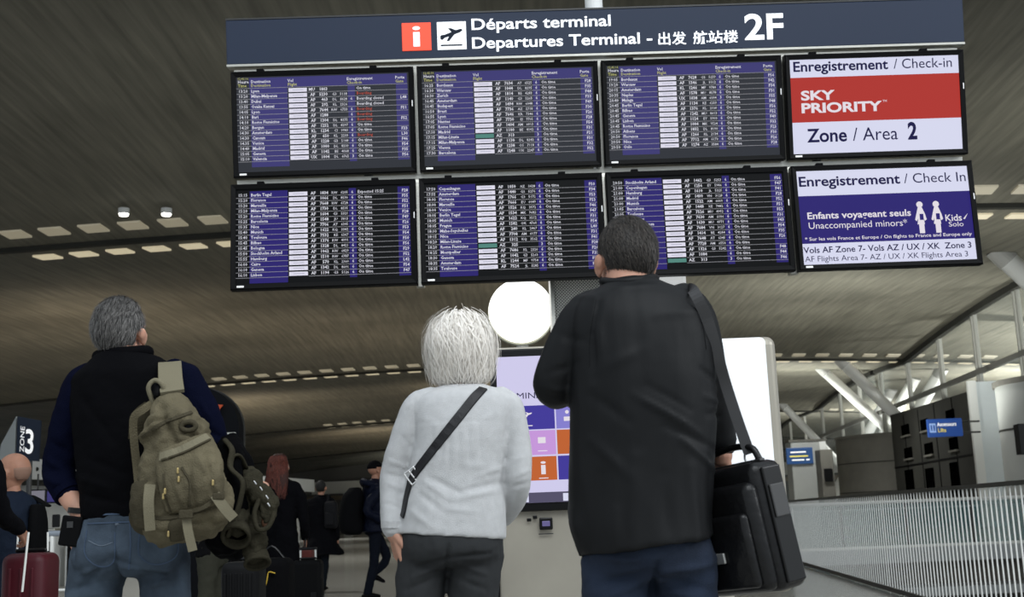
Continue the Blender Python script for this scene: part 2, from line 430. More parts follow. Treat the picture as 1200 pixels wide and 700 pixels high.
b2 = slab('trim_2', [(xa - 0.4, ya - 0.5), (45, ya - 0.5), (45, ya + 0.6), (xa - 0.4, ya + 0.6)], -1.05, -0.86, M_conc_light)

# far glass balustrade across the opening
gb = thing('glass_balustrade', (xa + 9, ya - 0.1, 0), 'long teal glass balustrade across the opening behind the steel railing', 'balustrade')
x = xa + 0.3; i = 0
while x < 26:
    MB().box((x + 0.73, ya + 0.08, 0.52), (1.42, 0.024, 0.94)).build('glass_panel', M_glass, gb)
    MB().box((x, ya + 0.12, 0.5), (0.05, 0.05, 1.0)).build('post', M_dsteel, gb)
    x += 1.5
MB().cyl((xa + 0.2, ya + 0.12, 1.04), (x, ya + 0.12, 1.04), 0.035, 10).build('handrail', M_bar, gb)
MB().cyl((xa + 0.2, ya + 0.12, 0.88), (x, ya + 0.12, 0.88), 0.02, 8).build('rail', M_bar, gb)
MB().box(((xa + x) / 2, ya + 0.1, 0.03), (x - xa, 0.1, 0.06)).build('base_channel', M_alu, gb)

# ------------------------------------------------------------------ near steel railing
v0, v1 = 6.2, 23.0
rr_ = thing('steel_railing', hall(RU, (v0 + v1) / 2, 0), 'steel railing of closely spaced vertical bars with dark top rail, at the right', 'railing')
n_ = int((v1 - v0) / 0.132); shared = None
for i in range(n_):
    p = hall(RU, v0 + i * 0.132)
    if shared is None:
        mb = MB(); mb.box((0, 0, 0), (0.011, 0.012, 1.03), rz=HALL_RZ); shared = mb.build('baluster', M_bar); o = shared; o.parent = rr_
    else: o = shared.copy(); C.objects.link(o); o.parent = rr_
    o.location = p + V((0, 0, 0.585)) - root_off(rr_)
a_, b_ = hall(RU, v0 - 0.1), hall(RU, v1)
mb = MB(); mid = (a_ + b_) / 2
mb.box(mid + V((0, 0, 1.115)), (0.06, (b_ - a_).length, 0.035), rz=HALL_RZ); mb.build('handrail', mat('handrail_dark', (0.09, 0.09, 0.085), 0.35, 0.6), rr_)
mb = MB(); mb.box(mid + V((0, 0, 0.045)), (0.05, (b_ - a_).length, 0.05), rz=HALL_RZ); mb.build('bottom_rail', M_dsteel, rr_)
for k in range(3):
    p = hall(RU + 0.045, v0 + 0.2 + k * 8.1); MB().box(p + V((0, 0, 0.55)), (0.008, 0.03, 1.1), rz=HALL_RZ).build('post', M_bar, rr_)

# ------------------------------------------------------------------ glazed wall on the right
WU = 14.3
win = MB()
ga = [28, 34, 39.5, 44.2, 49.7, 55.4, 61.8, 68.5, 75, 82, 90, 99, 108, 120, 134]
win_root = thing('window_1', hall(WU, 60, 0), None, None); tag(win_root, kind='structure')
def wall_quad(u, va, vb, za, zb, th=0.03):
    mb = MB(); rs = []
    for uu in (u - th / 2, u + th / 2):
        p, q = hall(uu, va), hall(uu, vb); rs.append([(p.x, p.y, za[0]), (q.x, q.y, za[1]), (q.x, q.y, zb[1]), (p.x, p.y, zb[0])])
    return mb.rings(rs)
for a_, b_ in zip(ga[:-1], ga[1:]):
    za, zb = zc(WU, a_), zc(WU, b_)
    wall_quad(WU, a_ + .12, b_ - .12, (6.2, 6.2), (za, zb)).build('pane', M_pane, win_root)
    wall_quad(WU, a_ + .12, b_ - .12, (0.1, 0.1), (6.05, 6.05)).build('pane', M_pane, win_root)
    for k in (-0.16, 0.16):
        wall_quad(WU, a_ + k - .05, a_ + k + .05, (0, 0), (za, za), 0.16).build('mullion', mat('mullion_grey', (0.30, 0.30, 0.28), 0.5), win_root)
    wall_quad(WU - 0.05, a_, b_, (6.02, 6.02), (6.22, 6.22), 0.2).build('transom', mat('transom_grey', (0.16, 0.16, 0.15), 0.5), win_root)
    wall_quad(WU - 0.1, a_, b_, (za - 0.22, zb - 0.22), (za + 0.05, zb + 0.05), 0.25).build('head_rail', M_conc_dark, win_root)

# leaning white columns along the glass
def column(name, top, bot, r, label, grp='leaning white columns along the glass wall'):
    root = thing(name, bot, label, 'column', grp)
    MB().tube([top, bot], [r, r], n=20, k=1, roundcap=False).build('shaft', mat('column_white', (0.85, 0.86, 0.85), 0.5), root, smooth=True)
    d_ = (top - bot).normalized()
    MB().tube([top - d_ * 0.5, top + d_ * 0.1], [r * 1.06, r * 1.06], n=20, k=1, roundcap=False).build('collar', M_dsteel if False else mat('column_collar', (0.36, 0.36, 0.35), 0.5), root, smooth=False)
    return root
def lean(px, py, d, dx, dy, r, label, dz=None):
    top = P(px, py, d); scale = ppm(top)
    u, v_ = uv_of(top); top = hall(u, v_, zc(u, v_) + 0.1)
    L_ = (top.z - 0.0) / max(dy * scale, 0.1)
    bot = hall(u + dx * scale * L_, v_, 0.0)
    column('leaning_column', top, bot, r, label)
lean(1170, 308, 37, 36, 42, 0.33, 'thick leaning white column beside the lower right screen corner')
lean(984, 427, 62, 56, 66, 0.30, 'leaning white column rising right above the curved concrete wall')
lean(962, 443, 68, 54, 58, 0.28, 'leaning white column left of the one above the curved wall')
lean(915, 475, 88, 30, 36, 0.28, 'farthest small leaning white column just right of the white lit panel')
# columns seen through the glass
p = hall(17.5, 51.5)
column('round_column', V((p.x, p.y, zc(17.5, 51.5) + .1)), V((p.x, p.y, 0)), 0.5, 'upright grey round column standing behind the glass wall', 'upright column behind the glass')
for px, py, dxx in ((1104, 434, -45), (1072, 446, -38), (1046, 466, -34)):
    t = hit_u(px, py, 17.5); u, v_ = uv_of(t); t = hall(u, v_, zc(u, v_)); b = hall(u - 4.5, v_ + 6, 0)
    column('leaning_column', t, b, 0.33, 'white column leaning left behind the glass, ' + {1104: 'nearest of the three', 1072: 'middle of the three', 1046: 'farthest of the three'}[px])

# ------------------------------------------------------------------ concrete lift block with square openings
BU = 13.3
def bd(px, u): return hit_u(px, 560, u)
pa, pb = hit_u(1043, 487, BU), hit_u(1138, 458, BU)
ua, va = uv_of(pa); ub, vb = uv_of(pb); H1 = (pa.z + pb.z) / 2
blk = thing('lift_block', hall(BU + 1, (va + vb) / 2, 0), 'dark concrete lift block with square openings and a pale end wall', 'building')
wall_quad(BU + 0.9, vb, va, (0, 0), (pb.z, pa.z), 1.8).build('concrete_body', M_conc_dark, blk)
for k in range(1, 5):
    vv = vb + (va - vb) * k / 5; wall_quad(BU - 0.01, vv - 0.03, vv + 0.03, (0, 0), (H1 - 0.1, H1 - 0.1), 0.03).build('panel_joint', M_blackmatte, blk)
wall_quad(BU - 0.01, vb, va, (2.72, 2.72), (2.8, 2.8), 0.03).build('panel_joint', M_blackmatte, blk)
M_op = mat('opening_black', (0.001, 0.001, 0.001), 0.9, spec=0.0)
for px, py, w_, h_ in ((1061.5, 504, 1.5, 0.50), (1084, 498, 1.3, 0.5), (1114, 486.5, 1.2, 0.42), (1065, 531, 1.5, 0.5), (1089, 526, 1.4, 0.5), (1118, 520, 1.2, 0.5), (1067, 568, 1.6, 1.4), (1091, 566, 1.4, 1.3), (1120, 562, 1.2, 1.4)):
    c_ = hit_u(px, py, BU); u, v_ = uv_of(c_)
    z0 = max(0.02, c_.z - h_ / 2)
    f = wall_quad(BU - 0.02, v_ - w_ / 2, v_ + w_ / 2, (z0, z0), (c_.z + h_ / 2,) * 2, 0.06).build('window_opening', M_op, blk)
    wall_quad(BU - 0.05, v_ - w_ / 2 - .08, v_ + w_ / 2 + .08, (z0 - .09,) * 2, (z0 - 0.01,) * 2, 0.1).build('sill', M_conc, f)
q = hall(BU + 0.95, vb - 0.1); wid = 1.9
MB().box((q.x, q.y, H1 / 2 + 0.1), (wid, 0.12, H1 + 0.2), rz=HALL_RZ).build('end_wall', mat('end_wall_lit_grey', (0.60, 0.65, 0.68), 0.6, var=0.06, vscale=1), blk)  # paler than the block: window light on this face put into its colour
q = hall(BU - 0.02, vb - 0.15); MB().box((q.x, q.y, H1 / 2 + 0.12), (0.32, 0.2, H1 + 0.24), rz=HALL_RZ).build('corner_strip', M_white, blk)

def drum(name, px_edge, d, r, ztop, m_, label):
    cx = (px_edge - 600) * d / FPX + r; root = thing(name, (cx, d + r * .3, 0), label, 'building')
    rs = []
    for z in (0, ztop * 0.5, ztop): rs.append([(cx + r * math.cos(2 * PI * j / 48), d + r * .3 + r * math.sin(2 * PI * j / 48), z) for j in range(48)])
    sharp_smooth(MB().rings(rs).build('curved_wall', m_, root))
    rs = [[(cx + rr * math.cos(2 * PI * j / 48), d + r * .3 + rr * math.sin(2 * PI * j / 48), z) for j in range(48)] for rr, z in ((r + .02, ztop), (r + .06, ztop), (r + .06, ztop + .14), (r - .3, ztop + .14))]
    MB().rings(rs).build('rim', M_conc, root)
    for z in (ztop * .36, ztop * .7):
        rs = [[(cx + rr * math.cos(2 * PI * j / 48), d + r * .3 + rr * math.sin(2 * PI * j / 48), z + dz) for j in range(48)] for rr, dz in ((r + .005, 0), (r + .012, 0), (r + .012, .05), (r + .005, .05))]
        MB().rings(rs).build('joint_line', M_conc_dark, root)
    return root
drum('curved_concrete_wall', 978, 63, 3.5, 4.45, M_conc, 'curved dark grey concrete wall left of the lift block')
dr = drum('concrete_drum', 1181, 30.2, 2.2, 3.9, M_conc_light, 'pale rounded concrete drum at the right edge of the picture')
c_ = P(1199, 515, 29.3); MB().rbox(c_, (0.30, 0.3, 0.75), 0.02).build('wall_screen', M_black, dr)
# low pale boxes left of the curved wall
pb_ = P(945, 560, 60); wb_ = thing('service_box', (pb_.x, 60, 0), 'pale service box under the small blue sign', 'building')
MB().rbox((pb_.x, 59.7, 2.1), (1.75, 1.2, 4.2), 0.05).build('body', M_conc_light, wb_); MB().box((pb_.x, 59.7, 4.23), (1.9, 1.3, 0.1)).build('cap', M_conc, wb_)
MB().box((pb_.x + .7, 59.07, 2.1), (0.3, 0.06, 4.1)).build('corner_strip', M_white, wb_)
pb2 = P(971, 560, 58); wb2 = thing('service_box', (pb2.x, 58, 0), 'narrow grey box with a small dark sign beside the curved wall', 'building')
MB().rbox((pb2.x, 58.5, 1.85), (0.62, 1.0, 3.7), 0.04).build('body', M_conc, wb2)
MB().rbox(P(971, 557, 57.9), (0.42, 0.08, 0.62), 0.03).build('sign_panel', M_black, wb2)

# ------------------------------------------------------------------ signs of the lift area
M_sblue = mat('sign_blue', (0.02, 0.06, 0.22), 0.4, emit=srgb(28, 62, 130), estr=0.55)
M_sblue2 = mat('sign_blue_dim', (0.02, 0.05, 0.14), 0.4, emit=srgb(30, 66, 110), estr=0.5)
M_lw = mat('lettering_white', (0.8, 0.8, 0.8), 0.5, emit=(0.8, 0.82, 0.85), estr=0.45)
M_ly = mat('lettering_yellow', (0.7, 0.6, 0.1), 0.5, emit=(0.7, 0.62, 0.15), estr=0.35)
RX, UZ = V((1, 0, 0)), V((0, 0, 1))
c_ = P(1107, 501.5, 44.5); k = ppm(c_)
sg = thing('lift_sign', c_, 'blue hanging lift sign with white pictogram in front of the lift block', 'sign')
MB().rbox(c_, (41 * k, 0.12, 21 * k), 0.03).build('panel', M_sblue, sg)
fr = c_ + V((0, -0.075, 0))
text_mb('Ascenseurs', 0.2, fr + V((-0.30, 0, 0.06)), RX, UZ, 0.03, fit=0.72).build('lettering', M_lw, sg)
text_mb('Lifts', 0.2, fr + V((-0.28, 0, -0.16)), RX, UZ, 0.02, fit=0.3).build('lettering', M_ly, sg)
MB().rbox(fr + V((-0.47, 0, 0)), (0.24, 0.01, 0.34), 0.03).build('pictogram', mat('sign_pale', (0.3, 0.4, 0.6), 0.5, emit=srgb(90, 120, 170), estr=0.7), sg)
for s in (-1, 1): MB().box(fr + V((-0.47 + s * 0.05, -0.01, 0)), (0.05, 0.01, 0.2)).build('pictogram_figure', M_sblue, sg)
for s in (-1, 1): MB().cyl(c_ + V((0.5, 0, s * 0.2)), c_ + V((1.35, 0.1, s * 0.2)), 0.035, 8).build('bracket', M_dsteel, sg)
MB().cyl(c_ + V((0.95, 0.05, 0.32)), c_ + V((0.95, 0.05, -0.32)), 0.03, 8).build('bracket', M_dsteel, sg)
c_ = P(937, 534.5, 59.03); k = ppm(c_); sg = thing('direction_sign', c_, 'small dark blue sign with white lines on the pale service box', 'sign')
MB().rbox(c_, (31 * k, 0.12, 19 * k), 0.03).build('panel', M_sblue2, sg)
for j, (dx, dz, wd) in enumerate(((-0.1, 0.18, 0.7), (0.25, 0.18, 0.12), (-0.05, -0.02, 0.9), (-0.1, -0.2, 0.6), (0.38, -0.2, 0.16))):
    MB().box(c_ + V((dx, -0.07, dz)), (wd, 0.01, 0.07)).build('text_line', M_lw if j != 2 else M_ly, sg)

# ------------------------------------------------------------------ far left: check-in wall, zone sign
A_, B_ = V(((8 - 600) * 27 / FPX - 0.0, 27, 0)), V(((348 - 600) * 46 / FPX, 46, 0))
A_ = A_ + (A_ - B_).normalized() * 3
dir_ = (B_ - A_).normalized(); nrm = V((dir_.y, -dir_.x, 0)); Lw = (B_ - A_).length; rzw = math.atan2(dir_.y, dir_.x)
ci = thing('check_in_wall', (A_ + B_) / 2, 'white check-in back wall with pale fascia and dark soffit', 'wall')
def cw(s, off, z): return A_ + dir_ * s + nrm * off + V((0, 0, z))
M_cw = mat('check_in_white', (0.62, 0.63, 0.62), 0.6, var=0.06, vscale=1)
MB().box(cw(Lw / 2, -0.2, 1.15), (Lw, 0.2, 2.3), rz=rzw).build('back_panel', M_cw, ci)
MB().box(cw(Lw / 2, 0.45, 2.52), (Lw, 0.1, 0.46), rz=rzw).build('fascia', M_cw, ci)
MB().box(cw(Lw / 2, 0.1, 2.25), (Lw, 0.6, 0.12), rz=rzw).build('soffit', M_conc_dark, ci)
for k in range(16):
    MB().ball(cw(1.0 + k * 0.75, 0.51, 2.52), (0.05, 0.02, 0.05), 8, 5).build('fascia_mark', M_conc_dark, ci)
M_mon = mat('monitor_purple', (0.02, 0.02, 0.05), 0.3, emit=srgb(70, 66, 130), estr=0.6)
for k, (px, d, c__) in enumerate(((44, 26, 0), (62, 26.5, 1), (96, 27.2, 1))):
    c_ = P(px, 582, d); mo = thing('check_in_monitor', c_, 'small hanging monitor above the check-in desks, ' + ['leftmost, with a pale screen', 'purple, right of the man with the suitcase', 'purple, behind the elbow in navy'][k], 'screen', 'monitors above the check-in desks')
    MB().rbox(c_, (0.40, 0.08, 0.30), 0.02).build('casing', M_black, mo)
    MB().box(c_ + V((0, -0.045, 0)), (0.34, 0.01, 0.24)).build('screen', M_mon if c__ else mat('monitor_pale', (.1, .1, .1), .3, emit=srgb(120, 116, 130), estr=.7), mo)
    MB().cyl(c_ + V((0, 0.0, 0.13)), c_ + V((0, 0, 2.35 - c_.z)), 0.02, 8).build('hanger', M_dsteel, mo)
for k, px in enumerate((38, 62, 92, 118)):
    c_ = P(px, 640, 24.5 + 0.1 * k); dk = thing('check_in_desk', (c_.x, c_.y, 0), 'grey check-in desk below the monitors, %s' % ['leftmost one', 'second from the left edge', 'by the elbow of the grey-haired man', 'behind the hip of the grey-haired man'][k], 'desk', 'check-in desks')
    MB().rbox((c_.x, c_.y, 0.55), (0.30, 0.6, 1.1), 0.02).build('body', M_cw, dk)
    MB().rbox((c_.x, c_.y - .02, 1.13), (0.34, 0.7, 0.06), 0.02).build('top', M_alu, dk)
    MB().rbox((c_.x, c_.y - 0.31, 0.5), (0.22, 0.03, 0.8), 0.01).build('dark_panel', M_blackmatte, dk)
    MB().rbox((c_.x + .05, c_.y, 1.31), (0.16, 0.05, 0.26), 0.02).build('terminal', M_black, dk)

M_navy = mat('navy_sign', srgb(22, 31, 46), 0.6, spec=.2)
TL, TR, BR, BL = P(20.5, 488, 22), P(47.5, 493, 22.4), P(45, 541, 22.4), P(18.5, 539, 22)
zs = thing('zone_sign', (TL + BR) / 2, 'navy sign reading ZONE 3 sideways with white triangular side', 'sign')
def prism(front, back): return MB().rings([front, back])
prism([TL, TR, BR, BL], [p + V((0, 0.06, 0)) for p in (TL, TR, BR, BL)]).build('panel', M_navy, zs)
LT, LB = P(1, 521, 22.6), P(-3, 547, 22.6)
prism([TL + V((-.03, .02, 0)), BL + V((-.03, .02, 0)), LB, LT], [p + V((0, 0.04, 0)) for p in (TL + V((-.03, .02, 0)), BL + V((-.03, .02, 0)), LB, LT)]).build('side_wing', mat('wing_white', (0.42, 0.45, 0.45), 0.5), zs)
sx = (TR - TL).normalized(); sy = (TL - BL).normalized(); k = ppm(TL)
c0 = BL + V((0, -0.03, 0))
text_mb('ZONE', 0.2, c0 + sx * (11 * k) + sy * (10 * k), sy, -sx, 0.0, fit=30 * k, fith=5.5 * k, res=3).build('lettering', M_lw, zs)
text_mb('3', 0.5, c0 + sx * (12.5 * k) + sy * (9 * k), sx, sy, 0.015, fit=10.5 * k, fith=29 * k, res=6).build('lettering', M_lw, zs)
q = (BL + BR) / 2 + V((0, 0.12, 0)); MB().cyl((q.x, q.y, 0), (q.x, q.y, q.z + 0.02), 0.05, 10).build('post', M_dsteel, zs)

# dark round-topped totem behind the man with the backpack
c_ = P(228, 500, 12); k = ppm(c_); r_ = 52 * k; zt = P(228, 505, 12).z
tt = thing('round_topped_totem', (c_.x, 12, 0), 'black round-topped totem with an orange mark behind the olive backpack', 'sign')
prof = [(-r_, 0.0), (r_, 0.0)] + [(r_ * math.cos(PI * j / 24), zt + r_ * math.sin(PI * j / 24)) for j in range(25)]
prism([(c_.x + a, 12, b) for a, b in prof], [(c_.x + a, 12.22, b) for a, b in prof]).build('panel', mat('totem_black', (0.006, 0.0065, 0.008), 0.6, spec=.05), tt)
prism([(c_.x + a * 1.015, 12.2, b * 1.004) for a, b in prof], [(c_.x + a * 1.015, 12.26, b * 1.004) for a, b in prof]).build('rim', M_dsteel, tt)
o_ = P(256, 478, 11.97); MB().rings([[o_ + V((a * k, 0, b * k)) for a, b in ((-6, 4), (6, 3), (2, -2), (1, -14), (-5, -13))], [o_ + V((a * k, -.015, b * k)) for a, b in ((-6, 4), (6, 3), (2, -2), (1, -14), (-5, -13))]]).build('orange_mark', mat('orange_mark', (0.5, 0.07, 0.02), 0.5), tt)
o_ = P(270, 518, 11.96); MB().rbox(o_, (13 * k, 0.03, 22 * k), 0.01).build('picture_frame', M_alu, tt)
MB().rbox(o_ + V((0.01, -0.02, 0.0)), (9 * k, 0.02, 17 * k), 0.01).build('picture', mat('picture_pale', (.5, .52, .5), .5, emit=(.5, .52, .5), estr=0.25), tt)

# blue stand behind the jeans
c_ = P(231, 668, 13); bs = thing('blue_stand', (c_.x, 13, 0), 'deep blue stand behind the legs of the man with the backpack', 'stand')
MB().rbox((c_.x, 13.2, 0.64), (0.30, 0.3, 0.55), 0.02).build('panel', mat('stand_blue', (0.035, 0.05, 0.2), 0.5), bs); MB().rbox((c_.x, 13.2, 0.18), (0.34, 0.36, 0.36), 0.02).build('base', mat('stand_grey', (.1, .11, .14), .4), bs)

# far end of the hall
q = hall(-12, 150)
wbk = MB(); wbk.box((q.x, q.y, 4), (130, 0.5, 9), rz=HALL_RZ); wbk = tag(wbk.build('wall_back', mat('back_wall', (0.10, 0.095, 0.085), 0.8, var=0.3, vscale=0.05)), kind='structure')
q = hall(-12, 149); MB().box((q.x, q.y, 5.7), (120, 0.8, 1.5), rz=HALL_RZ).build('gallery_front', mat('gallery_cream', (0.55, 0.53, 0.47), 0.6), wbk).matrix_parent_inverse.identity()
q = hall(-12, 148.8); MB().box((q.x, q.y, 4.4), (120, 0.9, 0.5), rz=HALL_RZ).build('gallery_soffit', M_wood, wbk)
for k in range(14):
    q = hall(-46 + k * 6.2, 140 + (k % 2)); pi_ = MB().box((q.x, q.y, 2.4), (0.9, 0.9, 4.8), rz=HALL_RZ).build('pillar', mat('pillar_pale', (.5, .52, .5), .5), wbk)
q0, q1 = hall(-72, 20), hall(-72, 150); m_ = MB().box(((q0.x + q1.x) / 2, (q0.y + q1.y) / 2, -0.2), (0.4, 131, 1.4), rz=HALL_RZ).build('wall_left', M_conc); tag(m_, kind='structure')

# ------------------------------------------------------------------ departures board
YAW = 0.022
BX = V((math.cos(YAW), math.sin(YAW), 0))
def upv(t): return V((math.sin(YAW) * math.sin(t), -math.cos(YAW) * math.sin(t), math.cos(t)))
M_bezel = mat('bezel_black', (0.0015, 0.0015, 0.0018), 0.55, spec=0.12)
def glow(name, rgb, s=1.0, rough=0.35):
    key = 'glow_' + name
    return mat(key, (0.004, 0.004, 0.004), rough, spec=0.04, emit=srgb(*rgb), estr=s)
class Plane:
    def __init__(s, c, rx, uz): s.c, s.rx, s.uz, s.n = c, rx, uz, rx.cross(uz).normalized()
    def p(s, x, y, l=0.0): return s.c + s.rx * x + s.uz * y + s.n * l
    def M(s): return Matrix((s.rx, -s.n, s.uz)).transposed()
    def box(s, mb, x, y, w_, h_, l0, l1):
        return mb.box(s.p(x, y, (l0 + l1) / 2), (w_, abs(l1 - l0), h_), M=s.M())
    def rbox(s, mb, x, y, w_, h_, l0, l1, r=0.01, seg=2):
        return mb.rbox(s.p(x, y, (l0 + l1) / 2), (w_, abs(l1 - l0), h_), r, seg, M=s.M())
    def poly(s, mb, pts, l0, l1): return mb.rings([[s.p(x, y, l0) for x, y in pts], [s.p(x, y, l1) for x, y in pts]])
SW, SH = 1.150, 0.672                       # outer size of one screen
ROWS = {'up': (P(704.5, 133, 7.2), math.radians(8.5)), 'low': (P(710.5, 263.5, 7.2), 0.0)}
PITCHX = 1.172
def screen_plane(row, i):
    c0, t = ROWS[row]; return Plane(c0 + BX * ((i - 1.5) * PITCHX), BX, upv(t))
AW, AH = SW - 0.062, SH - 0.066
def display(row, i, label):
    pl = screen_plane(row, i); root = thing('display_screen', pl.c, label, 'screen', 'departure and check-in screens of the hanging board')
    m_ = MB(); x0, x1, y0, y1 = -SW / 2, SW / 2, -SH / 2, SH / 2; ax, ay = AW / 2, AH / 2
    fr = lambda l, g=0.0: [pl.p(x, y, l) for x, y in ((x0 + g, y0 + g), (x1 - g, y0 + g), (x1 - g, y1 - g), (x0 + g, y1 - g))]
    inn = lambda l: [pl.p(x, y, l) for x, y in ((-ax, -ay), (ax, -ay), (ax, ay), (-ax, ay))]
    m_.rings([fr(-0.07, .03), fr(-0.05), fr(0.012), fr(0.02, .006), inn(0.014), inn(0.0)]); m_.build('bezel', M_bezel, root)
    for sx_ in (-0.34, 0.28):
        b_ = MB(); pl.rbox(b_, sx_ * SW, y1 + 0.006, 0.045, 0.02, -0.03, 0.012, 0.004); b_.build('clip', M_blackmatte, root)
    b_ = MB(); pl.rbox(b_, -SW / 2 + 0.062, y0 + 0.018, 0.044, 0.012, 0.012, 0.021, 0.002); b_.build('badge', mat('badge_silver', (.7, .7, .7), .4, emit=(.7, .7, .7), estr=.4), root)
    b_ = MB(); pl.rbox(b_, SW / 2 - 0.012, 0.10, 0.006, 0.04, 0.015, 0.021, 0.002); b_.build('label_sticker', mat('badge_silver', (.7, .7, .7)), root)
    return pl, root
def F(fx, fy): return (-AW / 2 + fx * AW, AH / 2 - fy * AH)
def fbox(pl, mb, fx0, fy0, fx1, fy1, l):
    x0, y0 = F(fx0, fy0); x1, y1 = F(fx1, fy1); return pl.box(mb, (x0 + x1) / 2, (y0 + y1) / 2, x1 - x0, y0 - y1, l - 0.0006, l)
def ftext(pl, s, fx, fy, h, bold=0.0, fitw=None, align='LEFT', res=2, fith=None):
    x, y = F(fx, fy); return text_mb(s, h, pl.p(x, y, 0.0045), pl.rx, pl.uz, bold, align=align, res=res, fit=(fitw * AW if fitw else None), fith=fith)
T = {}
T['up0'] = """13:20|Lyon|*|MU|1803|||||On time|
13:20|Milan-Malpensa||AF|5230|G3|5118|||R:Boarding|
13:40|Dubai||AF|463|DL|8628|6||Boarding closed|L48
13:55|Osaka Kansai||AF|292|KL|2326|||Boarding closed|
14:05|Lyon||AF|7644|RW|6733|6||R:Boarding|F51
14:10|Bari||AF|1288|||6||R:Boarding|
14:10|Rome Fiumicino||AF|1304|DL|8375|6||R:Boarding|F52
14:20|Bergen||AF|1252|DL|8297|6||On time|
14:30|Amsterdam||KL|1234|CI|9983|6||On time|F33
14:30|Cancun||AF|650|KL|2233|6||R:Boarding|L30
14:35|Venice||AF|1228|G3|5108|6||On time|F46
14:40|Madrid||AF|1000|DL|8339|6||On time|F54
15:05|Geneva||AF|1142|BE|4068|6||On time|F35
15:10|Valencia||UX|1004|DL|6765|3||On time|F56"""
T['up1'] = """16:25|Bordeaux||AF|7634|A7|6525|6||On time|F28
16:30|Warsaw||AF|1044|DL|8295|6||On time|F35
16:30|Zurich||AF|1814|BE|4283|6||On time|F48
16:45|Amsterdam||AF|1140|G3|5265|6||On time|F33
16:45|Budapest||AF|1494|RW|6048|6||On time|F49
16:50|Brest||AF|7736|AZ|2718|6||On time|F30
16:55|Lyon||AF|7646|KR|7346|6||On time|F26
17:05|Nantes||AF|7730|EI|7705|6||On time|F28
17:05|Rome Fiumicino||AF|1404|AM|6013|6||On time|F54
17:10|Madrid||AF|1100|BE|4102|6||On time|F31
17:15|Milan-Linate|G|AZ|313|||3||On time|F21
17:15|Milan-Malpensa||AF|1130|DL|8343|6||On time|F31
17:25|Vienna||AF|1238|OS|7118|6||On time|F32
17:30|Barcelona||AF|1248|UX|2247|6||On time|F52"""
T['up2'] = """19:05|Bordeaux||AF|7628|G3|5259|6||On time|F56
19:20|Warsaw||AF|1346|JL|5312|6||On time|F42
20:15|Amsterdam||KL|1246|MF|9780|6||On time|F34
20:35|Naples||AF|1578|MU|8578|6||On time|F31
20:40|Malaga||UX|1038|AM|6034|3||On time|F55
20:45|Berlin Tegel||AF|1134|KE|6253|6||On time|F48
20:45|Bilbao||AF|1376|KL|2130|6||On time|F56
20:45|Geneva||AF|1242|MU|8613|6||On time|F52
20:45|Lisbon||AF|1124|EY|5900|6||On time|F49
20:45|Rome Fiumicino||AF|1004|MK|9524|6||On time|F33
20:50|Athens||AF|1832|DL|8190|6||On time|F23
20:50|Florence||AF|1266|KL|2134|6||On time|F30
20:50|Nice||AF|7712|AM|6170|6||On time|F26
20:50|Oslo||AF|1274|AZ|3584|6||On time|F28"""
T['low0'] = """15:15|Berlin Tegel||AF|1834|RW|6205|6||Expected 15:25|F28
15:20|Florence||AF|1066|DL|8530|6||On time|F55
15:20|Marseille||AF|7668|RW|6728|6||On time|F52
15:20|Milan-Malpensa||AF|1730|DL|8535|6||On time|F51
15:20|Rome Fiumicino||AF|1604|G3|5321|6||On time|F28
15:25|Barcelona||AF|1548|JU|7813|6||On time|F49
15:35|Nice||AF|7706|AT|6305|6||On time|F26
15:40|Munich||AF|1622|KQ|3382|6||On time|F53
15:40|Toulouse||AF|7532|KE|6367|6||On time|F54
15:45|Bilbao||AF|1376|RW|4991|6||On time|F50
15:45|Bologna||AF|1328|DL|8421|6||On time|F56
15:50|Stockholm Arland||AF|1062|RW|6829|6||On time|F29
15:55|Hamburg||AF|1510|RW|6787|6||On time|F52
16:00|Cairo||AF|570|KL|2360|6||On time|L42
16:10|Geneva||AF|1342|DL|8601|6||On time|F54
16:10|Lisbon||AF|1194|G3|5126|6||On time|F47"""
T['low1'] = """17:50|Copenhagen||AF|1050|AZ|3628|6||On time|F50
17:55|Amsterdam||AF|1440|G3|5276|6||On time|F34
18:00|Florence||AF|1766|G3|5172|6||On time|F53
18:00|Marseille||AF|7666|EU|6089|6||On time|F53
18:00|Venice||AF|1526|KQ|3572|6||On time|F46
18:05|Berlin Tegel||AF|1534|MK|9682|6||On time|F47
18:05|Munich||AF|1622|KQ|3512|6||On time|F31
18:05|Prague||AF|1582|OK|4760|6||On time|F54
18:10|Mahe-Seychelles||AF|240|KL|2467|6||On time|L40
18:15|Nice||AF|7708|AM|6177|6||On time|F31
18:20|Milan-Linate||AF|1312|KQ|3562|6||On time|F41
18:20|Rome Fiumicino|G|AZ|325|||3||On time|F28
18:25|Montpellier||AF|7686|KL|2320|6||On time|F26
18:30|Geneva||AF|1042|G3|5263|6||On time|F35
18:35|Amsterdam||KL|1244|MF|9754|6||On time|F33
18:35|Toulouse||AF|7524|JL|5285|6||On time|F41"""
